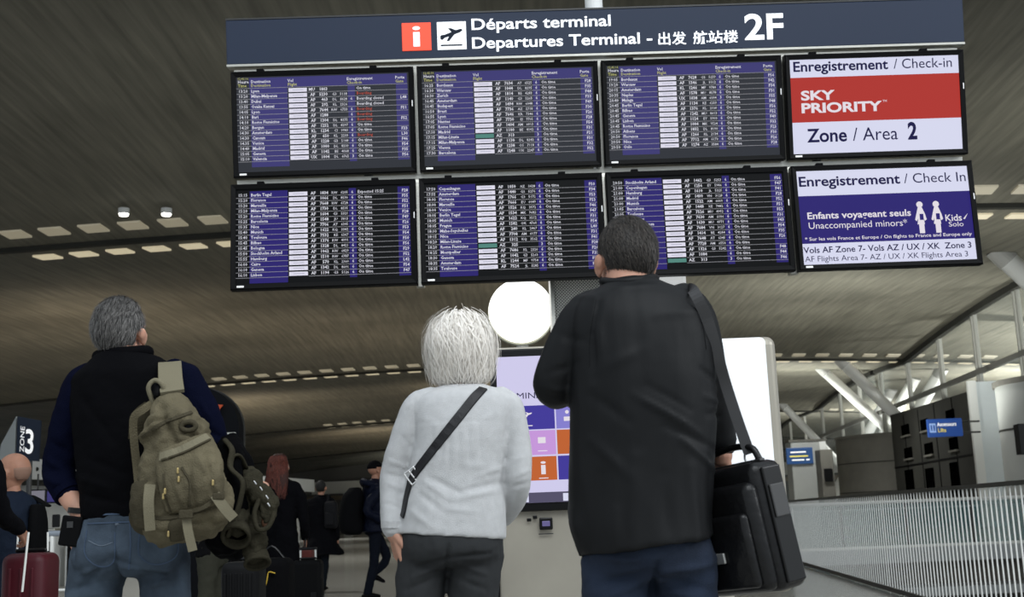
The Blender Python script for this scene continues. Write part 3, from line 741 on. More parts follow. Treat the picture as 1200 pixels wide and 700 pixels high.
T['low2'] = """20:50|Stockholm Arland||AF|1462|G3|5253|6||On time|F56
21:00|Copenhagen||AF|1256|EY|5986|6||On time|F47
21:00|Hamburg||AF|1610|JL|5325|6||On time|F41
21:00|Madrid||AF|1400|VN|3128|6||On time|F28
21:00|Munich||AF|1522|AM|6060|6||On time|F52
21:05|Barcelona||AF|1448|KE|7482|6||On time|F51
21:05|Toulouse||AF|7526|MU|4952|6||On time|F53
21:10|Bordeaux||AF|7630|AM|6106|6||On time|F31
21:10|Milan-Malpensa||AF|1630|MU|4771|6||On time|F43
21:10|Montpellier||AF|7684|VN|3127|6||On time|F54
21:15|Lyon||AF|1414|BE|4284|6||On time|F35
21:15|Vienna||AF|7648|AT|6345|6||On time|F26
21:15|Zurich||AF|7728|AM|6556|6||On time|
21:20|Venice||AF|1326|G3|5242|6||On time|F48
21:20|Nantes||AF|1084|||6||On time|F44
21:25|Milan-Linate|G|AZ|313|||3||On time|F46"""
def flights(row, i, label):
    pl, root = display(row, i, label); key = row + str(i); rows = [r.split('|') for r in T[key].strip().split('\n')]
    up = row == 'up'
    bg = glow('bg_' + ('up' if up else 'low'), (56, 59, 66) if up else (13, 15, 17), 0.8)  # upper screens carry their veil of reflected glare in the glow colour
    blue = glow('blue_' + ('up' if up else 'low'), (64, 61, 118) if up else (44, 36, 112), 0.95)
    box_ = glow('box', (226, 224, 240), 0.95); grey = glow('line', (150, 150, 156) if up else (120, 122, 126), 0.9)
    tw = glow('text', (216, 216, 226), 0.95); ty = glow('text_yellow', (196, 196, 120), 0.9); tr = glow('text_red', (200, 88, 70), 0.9); tg = glow('box_green', (86, 140, 130), 0.9)
    m_ = MB(); pl.box(m_, 0, 0, AW, AH, 0.0, 0.001); m_.build('screen_panel', bg, root)
    pit = 0.0547 if up else 0.0561; y0 = 0.152 if up else 0.062; n = len(rows); yb = y0 + pit * (n - 0.1) + .035
    ys = 0.118 if up else 0.02
    for q in ([(0.075, 0.012, 0.99, 0.118)] if up else []) + [(0.078, ys, 0.295, yb), (0.645, ys, 0.686, yb - 0.03), (0.925, ys, 0.992, yb - 0.03)]:
        m_ = MB(); fbox(pl, m_, *q, 0.0018); m_.build('blue_header' if q[0] == .075 else 'blue_column', blue, root)
    m_ = MB(); g_ = MB(); ln = MB()
    for r in range(n):
        yc = y0 + r * pit; m_ = MB(); fbox(pl, m_, 0.302, yc - 0.0205, 0.408, yc + 0.0205, 0.003); m_.build('green_airline_box' if rows[r][2] == 'G' else 'airline_box', tg if rows[r][2] == 'G' else box_, root, fixn=False)
        fbox(pl, ln, 0.0, yc + pit / 2 - 0.0022, 0.298, yc + pit / 2 + 0.0022, 0.0024); fbox(pl, ln, 0.412, yc + pit / 2 - 0.0022, 0.992, yc + pit / 2 + 0.0022, 0.0024)
    if up: fbox(pl, ln, 0.0, 0.119, 0.992, 0.123, 0.0024)
    tag(ln.build('row_lines', grey, root), kind='stuff')
    h = 0.0265; W_ = MB(); Y_ = MB(); Rd = MB(); faint = MB(); off = 0.0135
    lp = None
    for r, q in enumerate(rows):
        yy = y0 + r * pit + off
        for s, fx, al, bo in ((q[0], 0.012, 'LEFT', 0.010), (q[1], 0.085, 'LEFT', 0.022), (q[3], 0.455, 'RIGHT', 0.028), (q[4], 0.528, 'RIGHT', 0.026), (q[5], 0.580, 'RIGHT', 0.008), (q[6], 0.640, 'RIGHT', 0.008), (q[7], 0.671, 'RIGHT', 0.012), (q[10], 0.985, 'RIGHT', 0.018)):
            if s: W_.merge(ftext(pl, s, fx, yy, h if fx not in (.58, .64) else .0225, bo, align=al, res=1))
        s = q[9]
        if s.startswith('R:'): Rd.merge(ftext(pl, s[2:], 0.695, yy, h, 0.0, res=1))
        elif s: W_.merge(ftext(pl, s, 0.695, yy, h, 0.014, res=1))
        x_, y_ = 0.315, yy - 0.006
        if q[2] == 'G': pass
        else: fbox(pl, faint, 0.325, yy - 0.017, 0.388, yy - 0.011, 0.0036)
    if up:
        for s, fx in (('Heure', .01), ('Destination', .085), ('Vol', .298), ('Enregistrement', .64), ('Porte', .922)):
            W_.merge(ftext(pl, s, fx, 0.067, 0.0265, 0.018, res=1))
        for s, fx in (('Time', .01), ('Destination', .085), ('Flight', .298), ('Check-in', .64), ('Gate', .922)):
            Y_.merge(ftext(pl, s, fx, 0.107, 0.0265, 0.01, res=1))
        Y_.merge(ftext(pl, '12:45:16', .008, 0.03, 0.02, 0.0, res=1))
    tag(W_.build('lettering', tw, root), kind='stuff'); tag(faint.build('airline_names', glow('faint', (176, 178, 200), 0.9), root), kind='stuff')
    if Y_.v: tag(Y_.build('yellow_lettering', ty, root), kind='stuff')
    if Rd.v: tag(Rd.build('red_lettering', tr, root), kind='stuff')
flights('up', 0, 'upper row screen at far left, early afternoon departures with red boarding notes')
flights('up', 1, 'upper row screen second from left, departures from 16:25 to 17:30')
flights('up', 2, 'upper row screen third from left, evening departures from Bordeaux to Oslo')
flights('low', 0, 'lower row screen at far left, departures from Berlin Tegel to Lisbon')
flights('low', 1, 'lower row screen second from left, departures from Copenhagen to Toulouse')
flights('low', 2, 'lower row screen partly behind the man in black, late evening departures')

pl, root = display('up', 3, 'upper right screen with red band for priority check-in')
navy = glow('navy_text', (30, 28, 78), 0.8); wh = glow('white_screen', (214, 216, 238), 1.0)
m_ = MB(); pl.box(m_, 0, 0, AW, AH, 0, 0.001); m_.build('screen_panel', wh, root)
m_ = MB(); fbox(pl, m_, 0.0, 0.19, 1.0, 0.665, 0.002); m_.build('red_band', glow('red', (178, 56, 50), 0.95), root)
ftext(pl, 'Enregistrement', 0.022, 0.125, 0.09, 0.022, fitw=0.56, res=4).build('lettering', navy, root)
ftext(pl, '/ Check-in', 0.615, 0.125, 0.09, 0.0, fitw=0.345, res=4).build('thin_lettering', navy, root)
ws = glow('white_text', (226, 220, 228), 1.0)
ftext(pl, 'SKY', 0.06, 0.435, 0.1, 0.035, fitw=0.20, res=4, fith=0.064).build('white_lettering', ws, root)
ftext(pl, 'PRIORITY', 0.06, 0.57, 0.1, 0.035, fitw=0.475, res=4, fith=0.066).build('white_lettering', ws, root)
ftext(pl, 'TM', 0.54, 0.475, 0.02, 0.0, res=2).build('white_lettering', ws, root)
ftext(pl, 'Zone', 0.085, 0.875, 0.12, 0.022, fitw=0.235, res=4).build('lettering', navy, root)
ftext(pl, '/ Area', 0.355, 0.875, 0.12, 0.0, fitw=0.265, res=4).build('thin_lettering', navy, root)
ftext(pl, '2', 0.68, 0.875, 0.15, 0.035, fitw=0.055, res=4).build('lettering', navy, root)

pl, root = display('low', 3, 'lower right screen in white and blue about children travelling alone')
m_ = MB(); pl.box(m_, 0, 0, AW, AH, 0, 0.001); m_.build('screen_panel', wh, root)
m_ = MB(); fbox(pl, m_, 0.0, 0.268, 1.0, 0.775, 0.002); m_.build('blue_band', glow('deep_blue', (44, 36, 112), 1.0), root)
ftext(pl, 'Enregistrement', 0.012, 0.165, 0.09, 0.022, fitw=0.59, res=4).build('lettering', navy, root)
ftext(pl, '/ Check In', 0.625, 0.165, 0.09, 0.0, fitw=0.36, res=4).build('thin_lettering', navy, root)
ftext(pl, 'Enfants voyageant seuls', 0.045, 0.515, 0.06, 0.02, fitw=0.60, res=3).build('white_lettering', ws, root)
ftext(pl, 'Unaccompanied minors*', 0.048, 0.62, 0.06, 0.0, fitw=0.57, res=3).build('white_lettering', ws, root)
ftext(pl, '* Sur les vols France et Europe / On flights to France and Europe only', 0.02, 0.745, 0.03, 0.01, fitw=0.965, res=2).build('white_lettering', ws, root)
ftext(pl, 'Vols AF Zone 7- Vols AZ / UX / XK  Zone 3', 0.005, 0.875, 0.055, 0.014, fitw=0.97, res=3).build('lettering', navy, root)
ftext(pl, 'AF Flights Area 7- AZ / UX / XK Flights Area 3', 0.01, 0.965, 0.05, 0.0, fitw=0.94, res=3).build('thin_lettering', navy, root)
ftext(pl, 'Kids', 0.842, 0.585, 0.06, 0.012, fitw=0.095, res=3).build('white_lettering', ws, root)
ftext(pl, 'Solo', 0.858, 0.645, 0.045, 0.0, fitw=0.085, res=3).build('white_lettering', ws, root)
m_ = MB(); pl.poly(m_, [F(.945, .565), F(.975, .51), F(.955, .57)], .003, .0045); m_.build('tick_mark', ws, root)
for cx in (0.70, 0.795):
    m_ = MB(); x_, y_ = F(cx, 0.40); pl.poly(m_, [(x_ + 0.02 * math.cos(2 * PI * j / 20), y_ + 0.02 * math.sin(2 * PI * j / 20)) for j in range(20)], .003, .0045)
    body = [(-.016, .43), (.016, .43), (.035, .50), (.045, .56), (.03, .575), (.022, .545), (.027, .61), (.022, .61), (.022, .705), (-.018, .705), (-.018, .61), (-.03, .61), (-.02, .545), (-.033, .575), (-.045, .56), (-.032, .50)]
    pl.poly(m_, [F(cx + a * .74, b) for a, b in body], .003, .0045); m_.build('child_pictogram', ws, root)
    m_ = MB(); fbox(pl, m_, cx - .006, .50, cx + .016, .565, 0.0055); m_.build('pouch', glow('deep_blue', (44, 36, 112)), root)

# frame carrying the screens
frm = thing('board_frame', P(704, 260, 7.3), 'silver frame of rails and posts that carries the eight screens', 'frame')
cU, tU = ROWS['up']; cL, tL = ROWS['low']
plU = Plane(cU, BX, upv(tU)); plL = Plane(cL, BX, upv(0))
for k in range(5):
    x = (k - 2) * PITCHX
    if k in (1, 2, 3):
        m_ = MB(); plU.box(m_, x, 0, 0.05, SH + 0.02, -0.13, -0.075); m_.build('post', M_alu, frm)
        m_ = MB(); plL.box(m_, x, 0, 0.05, SH + 0.0, -0.14, -0.075); m_.build('post', M_alu, frm)
for pl_, y in ((plU, SH / 2 + 0.016), (plU, -SH / 2 - 0.02), (plL, SH / 2 + 0.004)):
    m_ = MB(); pl_.box(m_, 0, y, 4 * PITCHX - .03, 0.03, -0.12, -0.075); m_.build('rail', M_alu, frm)
for x in (-1.5, 0.0, 1.4):
    a_ = plU.p(x, -0.2, -0.1); b_ = plL.p(x, -0.1, -0.12); MB().tube([plU.p(x, 0.3, -0.12), plU.p(x, -0.3, -0.14), plL.p(x, 0.2, -0.14), plL.p(x, -0.28, -0.14)], [0.03] * 4, n=8, k=1).build('back_brace', M_dsteel, frm)

# header sign
ct = P(700, 36.6, 7.16); plB = Plane(ct, BX, upv(math.radians(8.5))); BW, BH = 4.735, 0.287
bs = thing('departures_sign', ct, 'long dark blue departures sign above the screens reading 2F', 'sign')
m_ = MB(); plB.rbox(m_, 0, 0, BW, BH, -0.10, 0.0, 0.006, 1); m_.build('panel', mat('sign_slate', srgb(37, 46, 64), 0.5, spec=.25, emit=srgb(30, 38, 54), estr=0.2), bs)
m_ = MB(); plB.box(m_, 0, BH / 2 + 0.004, BW, 0.010, -0.10, 0.002); m_.build('top_trim', M_dsteel, bs)
m_ = MB(); plB.box(m_, 0, -BH / 2 - 0.006, BW, 0.014, -0.10, 0.003); m_.build('bottom_trim', M_alu, bs)
KB = BW / 866.0                                   # metres per photo pixel on the sign
def bx(px): return (px - 700) * KB
def btext(s, px0, px1, yb, hh, bold, name='lettering'):
    o = plB.p(bx(px0), yb * KB, 0.003); tb = text_mb(s, 0.1, o, plB.rx, plB.uz, bold, fit=(px1 - px0) * KB, fith=hh * KB, res=5)
    tb.build(name, mat('sign_white', (0.8, 0.82, 0.85), 0.4, emit=(0.85, 0.88, 0.92), estr=0.75), bs)
btext('Départs terminal', 553, 716, 1.5, 17.5, 0.016)
btext('Departures Terminal -', 553, 764, -20.5, 17.5, 0.016)
btext('出发', 771, 804, -19, 15.5, 0.014); btext('航站楼', 812, 865, -19, 15.5, 0.014)
btext('2F', 873, 919, -16, 31, 0.022)
m_ = MB(); plB.rbox(m_, bx(488.5), -0.2 * KB, 34 * KB, 33 * KB, 0.0, 0.006, 0.012, 3); m_.build('red_info_tile', mat('tile_red', srgb(226, 78, 56), .4, emit=srgb(232, 80, 56), estr=0.6), bs)
text_mb('i', .1, plB.p(bx(484), -12 * KB, 0.009), plB.rx, plB.uz, 0.012, fit=9 * KB, fith=24 * KB, res=5).build('info_letter', M_lw, bs)
m_ = MB(); plB.rbox(m_, bx(529.5), -0.2 * KB, 34 * KB, 33 * KB, 0.0, 0.006, 0.012, 3); m_.build('white_plane_tile', mat('tile_white', (.8, .82, .84), .4, emit=(.85, .88, .92), estr=0.6), bs)
plane = [(-13, -3), (-11, -4), (-8, -1.5), (-3, 0), (-6, -5.5), (-3, -5.5), (3, 2), (10, 4.5), (13, 7), (11, 8.5), (5, 7), (-1, 9.5), (-4, 9.5), (0, 5), (-8, 2), (-12, 1.5), (-13.5, 0)]
m_ = MB(); plB.poly(m_, [(bx(529.5) + a * KB, (b - 1) * KB) for a, b in plane], 0.006, 0.009); plB.box(m_, bx(529), -11.5 * KB, 25 * KB, 1.6 * KB, 0.006, 0.009)
m_.build('plane_pictogram', M_navy, bs)

# pylon behind the board, from the floor to the ceiling
pL, pR = P(647, 366, 7.62), P(807, 366, 7.62); wd = pR.x - pL.x; cx = (pL.x + pR.x) / 2; ztop = ROWS['low'][0].z + 0.1
py_ = thing('support_pylon', (cx, 7.8, 0), 'metal pylon with perforated and white panels behind the man in black', 'column')
def perf():
    m = bpy.data.materials.new('perforated_metal'); m.use_nodes = True; nt = m.node_tree; N = nt.nodes; L = nt.links; b = N['Principled BSDF']
    b.inputs['Metallic'].default_value = 0.0; b.inputs['Roughness'].default_value = 0.4
    tc = N.new('ShaderNodeTexCoord'); mp = N.new('ShaderNodeMapping'); mp.inputs['Rotation'].default_value = (0, math.radians(45), 0)
    L.new(tc.outputs['Object'], mp.inputs['Vector']); vo = N.new('ShaderNodeVectorMath'); vo.operation = 'SCALE'; vo.inputs['Scale'].default_value = 70
    L.new(mp.outputs['Vector'], vo.inputs[0]); fr_ = N.new('ShaderNodeVectorMath'); fr_.operation = 'FRACTION'; L.new(vo.outputs['Vector'], fr_.inputs[0])
    sp = N.new('ShaderNodeSeparateXYZ'); L.new(fr_.outputs['Vector'], sp.inputs[0]); cb = N.new('ShaderNodeCombineXYZ'); L.new(sp.outputs['X'], cb.inputs['X']); L.new(sp.outputs['Z'], cb.inputs['Y'])
    ds = N.new('ShaderNodeVectorMath'); ds.operation = 'DISTANCE'; ds.inputs[1].default_value = (.5, .5, 0); L.new(cb.outputs[0], ds.inputs[0])
    mt = N.new('ShaderNodeMath'); mt.operation = 'LESS_THAN'; mt.inputs[1].default_value = 0.3; L.new(ds.outputs['Value'], mt.inputs[0])
    mx = N.new('ShaderNodeMix'); mx.data_type = 'RGBA'; mx.inputs[6].default_value = (0.75, 0.75, 0.71, 1); mx.inputs[7].default_value = (0.03, 0.03, 0.03, 1)
    L.new(mt.outputs[0], mx.inputs[0]); L.new(mx.outputs[2], b.inputs['Base Color']); return m
MB().rbox((pL.x + wd * 0.25, 7.78, ztop / 2), (wd * 0.47, 0.3, ztop), 0.02).build('perforated_panel', perf(), py_)
MB().rbox((pL.x + wd * 0.75, 7.78, ztop / 2), (wd * 0.5, 0.31, ztop), 0.02).build('white_panel', mat('white_added_glow', (.75, .76, .76), .5, emit=(.8, .82, .82), estr=.55), py_)  # glow added to the panel in place of light the board blocks
MB().box((pL.x + 0.005, 7.72, ztop / 2), (0.022, 0.36, ztop), ).build('edge_profile', M_alu, py_)
MB().box((pL.x + wd * .49, 7.62, ztop / 2), (0.02, 0.03, ztop)).build('edge_profile', M_alu, py_)
q = P(667, 322, 7.55); MB().ball(q, (0.055, 0.05, 0.035), 20, 10).build('dome', mat('dome_grey', (.10, .10, .08), .3), py_)
q = P(697, 2, 7.7); MB().cyl((q.x, 7.8, ztop - .02), (q.x, 7.8, zc(*uv_of(V((q.x, 12, 0)))) + 0.0), 0.062, 20).build('mast', M_white, py_)
MB().box((cx - 0.25, 7.55, ztop - .14), (2.2, 0.08, 0.08)).build('cross_arm', M_dsteel, py_)
MB().box((cx - 0.25, 7.55, ztop + .75), (2.2, 0.08, 0.08)).build('cross_arm', M_dsteel, py_)
MB().box((q.x, 7.66, ztop + .75), (0.12, 0.25, 0.12)).build('cross_arm', M_dsteel, py_)

# round white lamp on its post
lc = P(610.5, 364.5, 8.6); k = ppm(lc)
lm = thing('round_lamp', (lc.x, 8.6, 0), 'round glowing white lamp just below the screens', 'lamp')
Mr = Matrix.Rotation(PITCH, 3, 'X')
MB().ball(lc, (38 * k, 0.10, 38 * k), 40, 20).build('lamp_globe', mat('lamp_white', (1, 1, 1), .4, emit=(1.0, 1.0, 0.96), estr=1.6), lm, smooth=True)
MB().cyl(lc + V((0, 0.05, 0)), lc + V((0, 0.13, 0)), 39 * k, 40).build('rim', mat('rim_cream', (.5, .5, .4), .5), lm)
MB().cyl((lc.x, 8.72, 0), (lc.x, 8.72, lc.z - 30 * k), 0.045, 14).build('post', M_alu, lm); MB().cyl((lc.x, 8.72, 0), (lc.x, 8.72, 0.03), 0.2, 24).build('base', M_alu, lm)

# ------------------------------------------------------------------ information kiosk
KY = 6.0
p0, p1 = P(577, 500, KY), P(788, 500, KY); kx0, kx1 = p0.x, p1.x; kc = (kx0 + kx1) / 2; kw = kx1 - kx0
zt = P(577, 407.5, KY).z
ki = thing('information_kiosk', (kc, KY + .15, 0), 'steel information kiosk with a lit touch screen between the two standing visitors', 'kiosk')
plK = Plane(V((kc, KY, 0)), RX, UZ)
MB().rbox((kc, KY + 0.17, zt / 2), (kw, 0.32, zt), 0.015).build('cabinet', M_steel, ki)
MB().box((kx0 + 0.004, KY - 0.0, zt / 2), (0.012, 0.03, zt - .02)).build('edge_strip', M_black, ki)
zb0 = P(590, 601, KY).z; 
MB().rbox((kc, KY - 0.01, (zt - 0.015 + zb0) / 2), (kw - 0.004, 0.04, zt - 0.015 - zb0), 0.008).build('screen_bezel', M_black, ki)
SY = KY - 0.034
def kq(px, py): q = P(px, py, SY); return q
k = ppm(kq(640, 500))
sx0 = kq(584, 500).x; sx1 = kq(774, 500).x; sz1 = kq(584, 419).z; sz0 = kq(590, 591).z
MB().box(((sx0 + sx1) / 2, SY + 0.002, (sz0 + sz1) / 2), (sx1 - sx0, 0.006, sz1 - sz0)).build('screen_panel', glow('kiosk_bg', (206, 202, 234), 1.0), ki)
def kbox(x0, z0, x1, z1, m__, name='tile', l=0.0):
    MB().box(((x0 + x1) / 2, SY - 0.003 - l, (z0 + z1) / 2), (x1 - x0, 0.004, z1 - z0)).build(name, m__, ki)
tb_, tl_, tp_, to_, tg_ = glow('t_blue', (66, 58, 152), 1.0), glow('t_lav', (132, 126, 204), 1.0), glow('t_pink', (196, 150, 216), 1.0), glow('t_orange', (190, 98, 50), 1.0), glow('t_green', (120, 176, 86), 1.0)
zz = lambda py: kq(640, py).z
X_ = lambda px: kq(px, 520).x
g = 0.004
for (a, b, c, d, m__) in ((586, 652, 475, 503, tb_), (653, 700, 475, 503, tl_), (701, 770, 475, 503, tb_),
                          (586, 617, 504.5, 533, tg_), (618, 652, 504.5, 533, tp_), (653, 687, 504.5, 533, to_), (688, 722, 504.5, 533, tb_), (723, 757, 504.5, 533, tl_),
                          (586, 617, 535, 563, tb_), (618, 652, 535, 563, to_), (653, 687, 535, 563, tb_), (688, 722, 535, 563, tp_), (723, 757, 535, 563, tg_)):
    kbox(X_(a), zz(d), X_(b) - 0.003, zz(c), m__)
kbox(sx0, sz0, sx1, zz(577), glow('k_bar', (84, 80, 104), 1.0), 'status_bar'); kbox(X_(602), zz(588), X_(617), zz(579), wh, 'status_button', .003); kbox(X_(657), zz(588), X_(668), zz(579), wh, 'status_button', .003)
kt = glow('k_text', (52, 50, 84), 0.9)
text_mb('TERMINAL 2F', 0.05, V((X_(585), SY - 0.004, zz(466.5))), RX, UZ, 0.0, fit=X_(661) - X_(585), fith=.030, res=3).build('lettering', kt, ki)
text_mb('i', 0.1, V((X_(632.5), SY - 0.007, zz(556))), RX, UZ, 0.012, fit=6 * k, fith=15 * k, res=4).build('info_letter', ws, ki)
m_ = MB(); pk = Plane(V((X_(619), SY - 0.006, zz(487))), RX, UZ); pk.poly(m_, [(a * k * .45, b * k * .45) for a, b in plane], 0.0, 0.003); m_.build('plane_pictogram', ws, ki)
kbox(X_(613), zz(499), X_(625), zz(498), ws, 'caption', .003); kbox(X_(630), zz(529), X_(641), zz(528), ws, 'caption', .003); kbox(X_(630), zz(561), X_(641), zz(560), ws, 'caption', .003)
MB().rbox((X_(635), SY - .007, zz(516)), (9 * k, 0.003, 7 * k), 0.004).build('bag_pictogram', ws, ki)
m_ = MB(); m_.ball((X_(666), SY - .007, zz(484)), (2.2 * k, .002, 2.2 * k), 12, 6); m_.rbox((X_(666), SY - .007, zz(492)), (8 * k, .003, 5 * k), .004); m_.build('person_pictogram', ws, ki)
q = kq(640, 614); MB().rbox((q.x, KY - 0.012, q.z), (15.5 * k, 0.015, 14 * k), 0.006).build('scanner_window', M_black, ki)
MB().rbox((q.x, KY - 0.021, q.z), (9 * k, 0.004, 6 * k), 0.003).build('scanner_lens', mat('lens_violet', (.05, .04, .1), .15, emit=(.2, .18, .4), estr=.4), ki)
q = kq(627, 606.5); 
for dx_, dz_ in ((0, 0), (-.03, -.012)): MB().rbox((q.x + dx_, KY - 0.008, q.z + dz_), (.022, 0.006, .016), 0.002).build('card_pictogram', M_black, ki)
MB().box((kq(640, 626).x, KY - 0.006, kq(640, 626).z), (17 * k, 0.004, 1.2 * k)).build('caption', M_dsteel, ki)

# tall white lit panel in a steel frame
TY = 5.8
a_, b_, c_, d_ = P(792, 399, TY), P(908, 393, TY), P(934, 694, TY), P(815, 700, TY)
x0, x1, z1, z0 = a_.x, (b_.x + c_.x) / 2, b_.z, c_.z
print('panel', x0, b_.x, c_.x, z0, z1)
pa = thing('white_panel_totem', ((x0 + x1) / 2, TY + .1, 0), 'glossy white panel in a rounded steel frame right of the man in black', 'totem')
MB().rbox(((x0 + x1) / 2, TY + 0.06, (z0 + z1) / 2), (x1 - x0, 0.12, z1 - z0), 0.045, 5).build('frame', M_steel, pa)
MB().rbox(((x0 + x1) / 2 - 0.00, TY + 0.03, (z0 + z1) / 2 + 0.06), (x1 - x0 - 0.10, 0.09, z1 - z0 - 0.13), 0.03, 4).build('white_face', mat('gloss_white', (0.78, 0.80, 0.82), 0.08, emit=(0.8, 0.85, 0.9), estr=0.28), pa)
MB().rbox(((x0 + x1) / 2 - 0.14, TY + 0.06, z0 / 2 + .02), (0.2, 0.1, z0 + .04), 0.02).build('leg', M_steel, pa)
MB().rbox(((x0 + x1) / 2 - 0.14, TY + 0.06, 0.015), (0.34, 0.16, 0.03), 0.01).build('foot_plate', M_steel, pa)

# ------------------------------------------------------------------ people
M_skin = mat('skin', (0.50, 0.27, 0.19), 0.55, sss=0.15, var=0.08, vscale=25)
M_skin_d = mat('skin_tanned', (0.34, 0.17, 0.11), 0.55, sss=0.1, var=0.08, vscale=25)
M_eye = mat('eye_white', (0.7, 0.7, 0.68), 0.2)
M_iris = mat('iris_dark', (0.03, 0.02, 0.015), 0.2)

def head_axes(yaw, pitch, roll=0.0):
    """yaw > 0 turns to the left (towards -x) from facing away; pitch > 0 looks up"""
    return Matrix.Rotation(yaw, 3, 'Z') @ Matrix.Rotation(pitch, 3, 'X') @ Matrix.Rotation(roll, 3, 'Y')
def head_volume(mb, c, Mh, s=1.0):
    L = lambda x, y, z: V(c) + Mh @ (V((x, y, z)) * s)
    B = lambda p, r, M2=None: mb.ball(L(*p), tuple(q * s for q in r), 20, 14, M=Mh if M2 is None else Mh @ M2)
    B((0, -0.014, 0.026), (0.076, 0.097, 0.092)); B((0, 0.020, -0.022), (0.064, 0.070, 0.088))
    B((0, 0.046, -0.078), (0.036, 0.036, 0.028)); B((0, 0.02, -0.06), (0.055, 0.055, 0.04))
    B((0, 0.078, 0.012), (0.05, 0.014, 0.012))                       # brow
    for sx in (-1, 1):
        B((sx * 0.034, 0.070, -0.022), (0.022, 0.02, 0.02))           # cheeks
        ear = Matrix.Rotation(sx * -0.35, 3, 'Z') @ Matrix.Rotation(0.15, 3, 'X')
        B((sx * 0.081, 0.002, -0.012), (0.009, 0.019, 0.031), ear); B((sx * 0.086, -0.006, -0.002), (0.007, 0.017, 0.022), ear); B((sx * 0.079, 0.008, -0.036), (0.006, 0.009, 0.011))
    mb.tube([L(0, 0.084, 0.008), L(0, 0.098, -0.016), L(0, 0.106, -0.032)], [0.008 * s, 0.011 * s, 0.014 * s], n=10, k=3)
    B((0, 0.092, -0.04), (0.018, 0.012, 0.009))
    B((0, 0.086, -0.058), (0.024, 0.010, 0.005)); B((0, 0.084, -0.067), (0.02, 0.010, 0.006))   # lips
def eyes(parent, c, Mh, s=1.0):
    for sx in (-1, 1):
        L = lambda x, y, z: V(c) + Mh @ (V((x, y, z)) * s)
        e = MB().ball(L(sx * 0.031, 0.074, -0.004), 0.0135 * s, 12, 8).build('eye', M_eye, parent, smooth=True)
        MB().ball(L(sx * 0.031, 0.0835, -0.004), 0.0062 * s, 10, 6).build('iris', M_iris, e, smooth=True)

def hand_volume(mb, W, d, n_, t_, s=1.0, curl=0.5, thumb=0.6):
    """W wrist, d direction of the fingers, n_ palm side, t_ thumb side"""
    W = V(W); d = V(d).normalized(); t_ = (V(t_) - d * V(t_).dot(d)).normalized(); n_ = V(n_); n_ = (n_ - d * n_.dot(d) - t_ * n_.dot(t_)).normalized()
    for k_, (o, e) in enumerate(((0.012, 0.029), (0.004, 0.010), (-0.004, -0.009), (-0.012, -0.027))):
        mb.tube([W - d * 0.02 * s + t_ * o * s, W + d * 0.045 * s + t_ * (o + e) / 2 * s, W + d * (0.092 - 0.006 * abs(k_ - 1)) * s + t_ * e * s], [(0.014 * s, 0.013 * s), (0.0145 * s, 0.012 * s), (0.011 * s, 0.010 * s)], n=10, k=2)
    for k_, (e, ln, fan) in enumerate(((0.030, 0.070, 0.10), (0.010, 0.080, 0.02), (-0.010, 0.074, -0.06), (-0.029, 0.058, -0.16))):
        p = W + d * (0.090 - 0.006 * abs(k_ - 1)) * s + t_ * e * s; dd = (d + t_ * fan).normalized(); pts = [p]; a = curl * (0.75 + 0.12 * k_)
        ax = dd.cross(n_).normalized()
        for j, f in enumerate((0.45, 0.30, 0.25)):
            dd = (Matrix.Rotation(a, 3, ax) @ dd).normalized(); p = p + dd * (ln * f * s); pts.append(p)
        mb.tube(pts, [0.0092 * s, 0.0088 * s, 0.0080 * s, 0.0068 * s], n=10, k=3)
    p = W + d * 0.012 * s + t_ * 0.018 * s; q = W + d * 0.045 * s + t_ * (0.042) * s + n_ * 0.012 * s
    dd = (d * 0.8 + t_ * thumb * 0.6 + n_ * 0.25).normalized(); q2 = q + dd * 0.033 * s; dd = (d + n_ * 0.35).normalized(); q3 = q2 + dd * 0.027 * s
    mb.tube([p, q, q2, q3], [0.014 * s, 0.0125 * s, 0.0098 * s, 0.0078 * s], n=10, k=3)

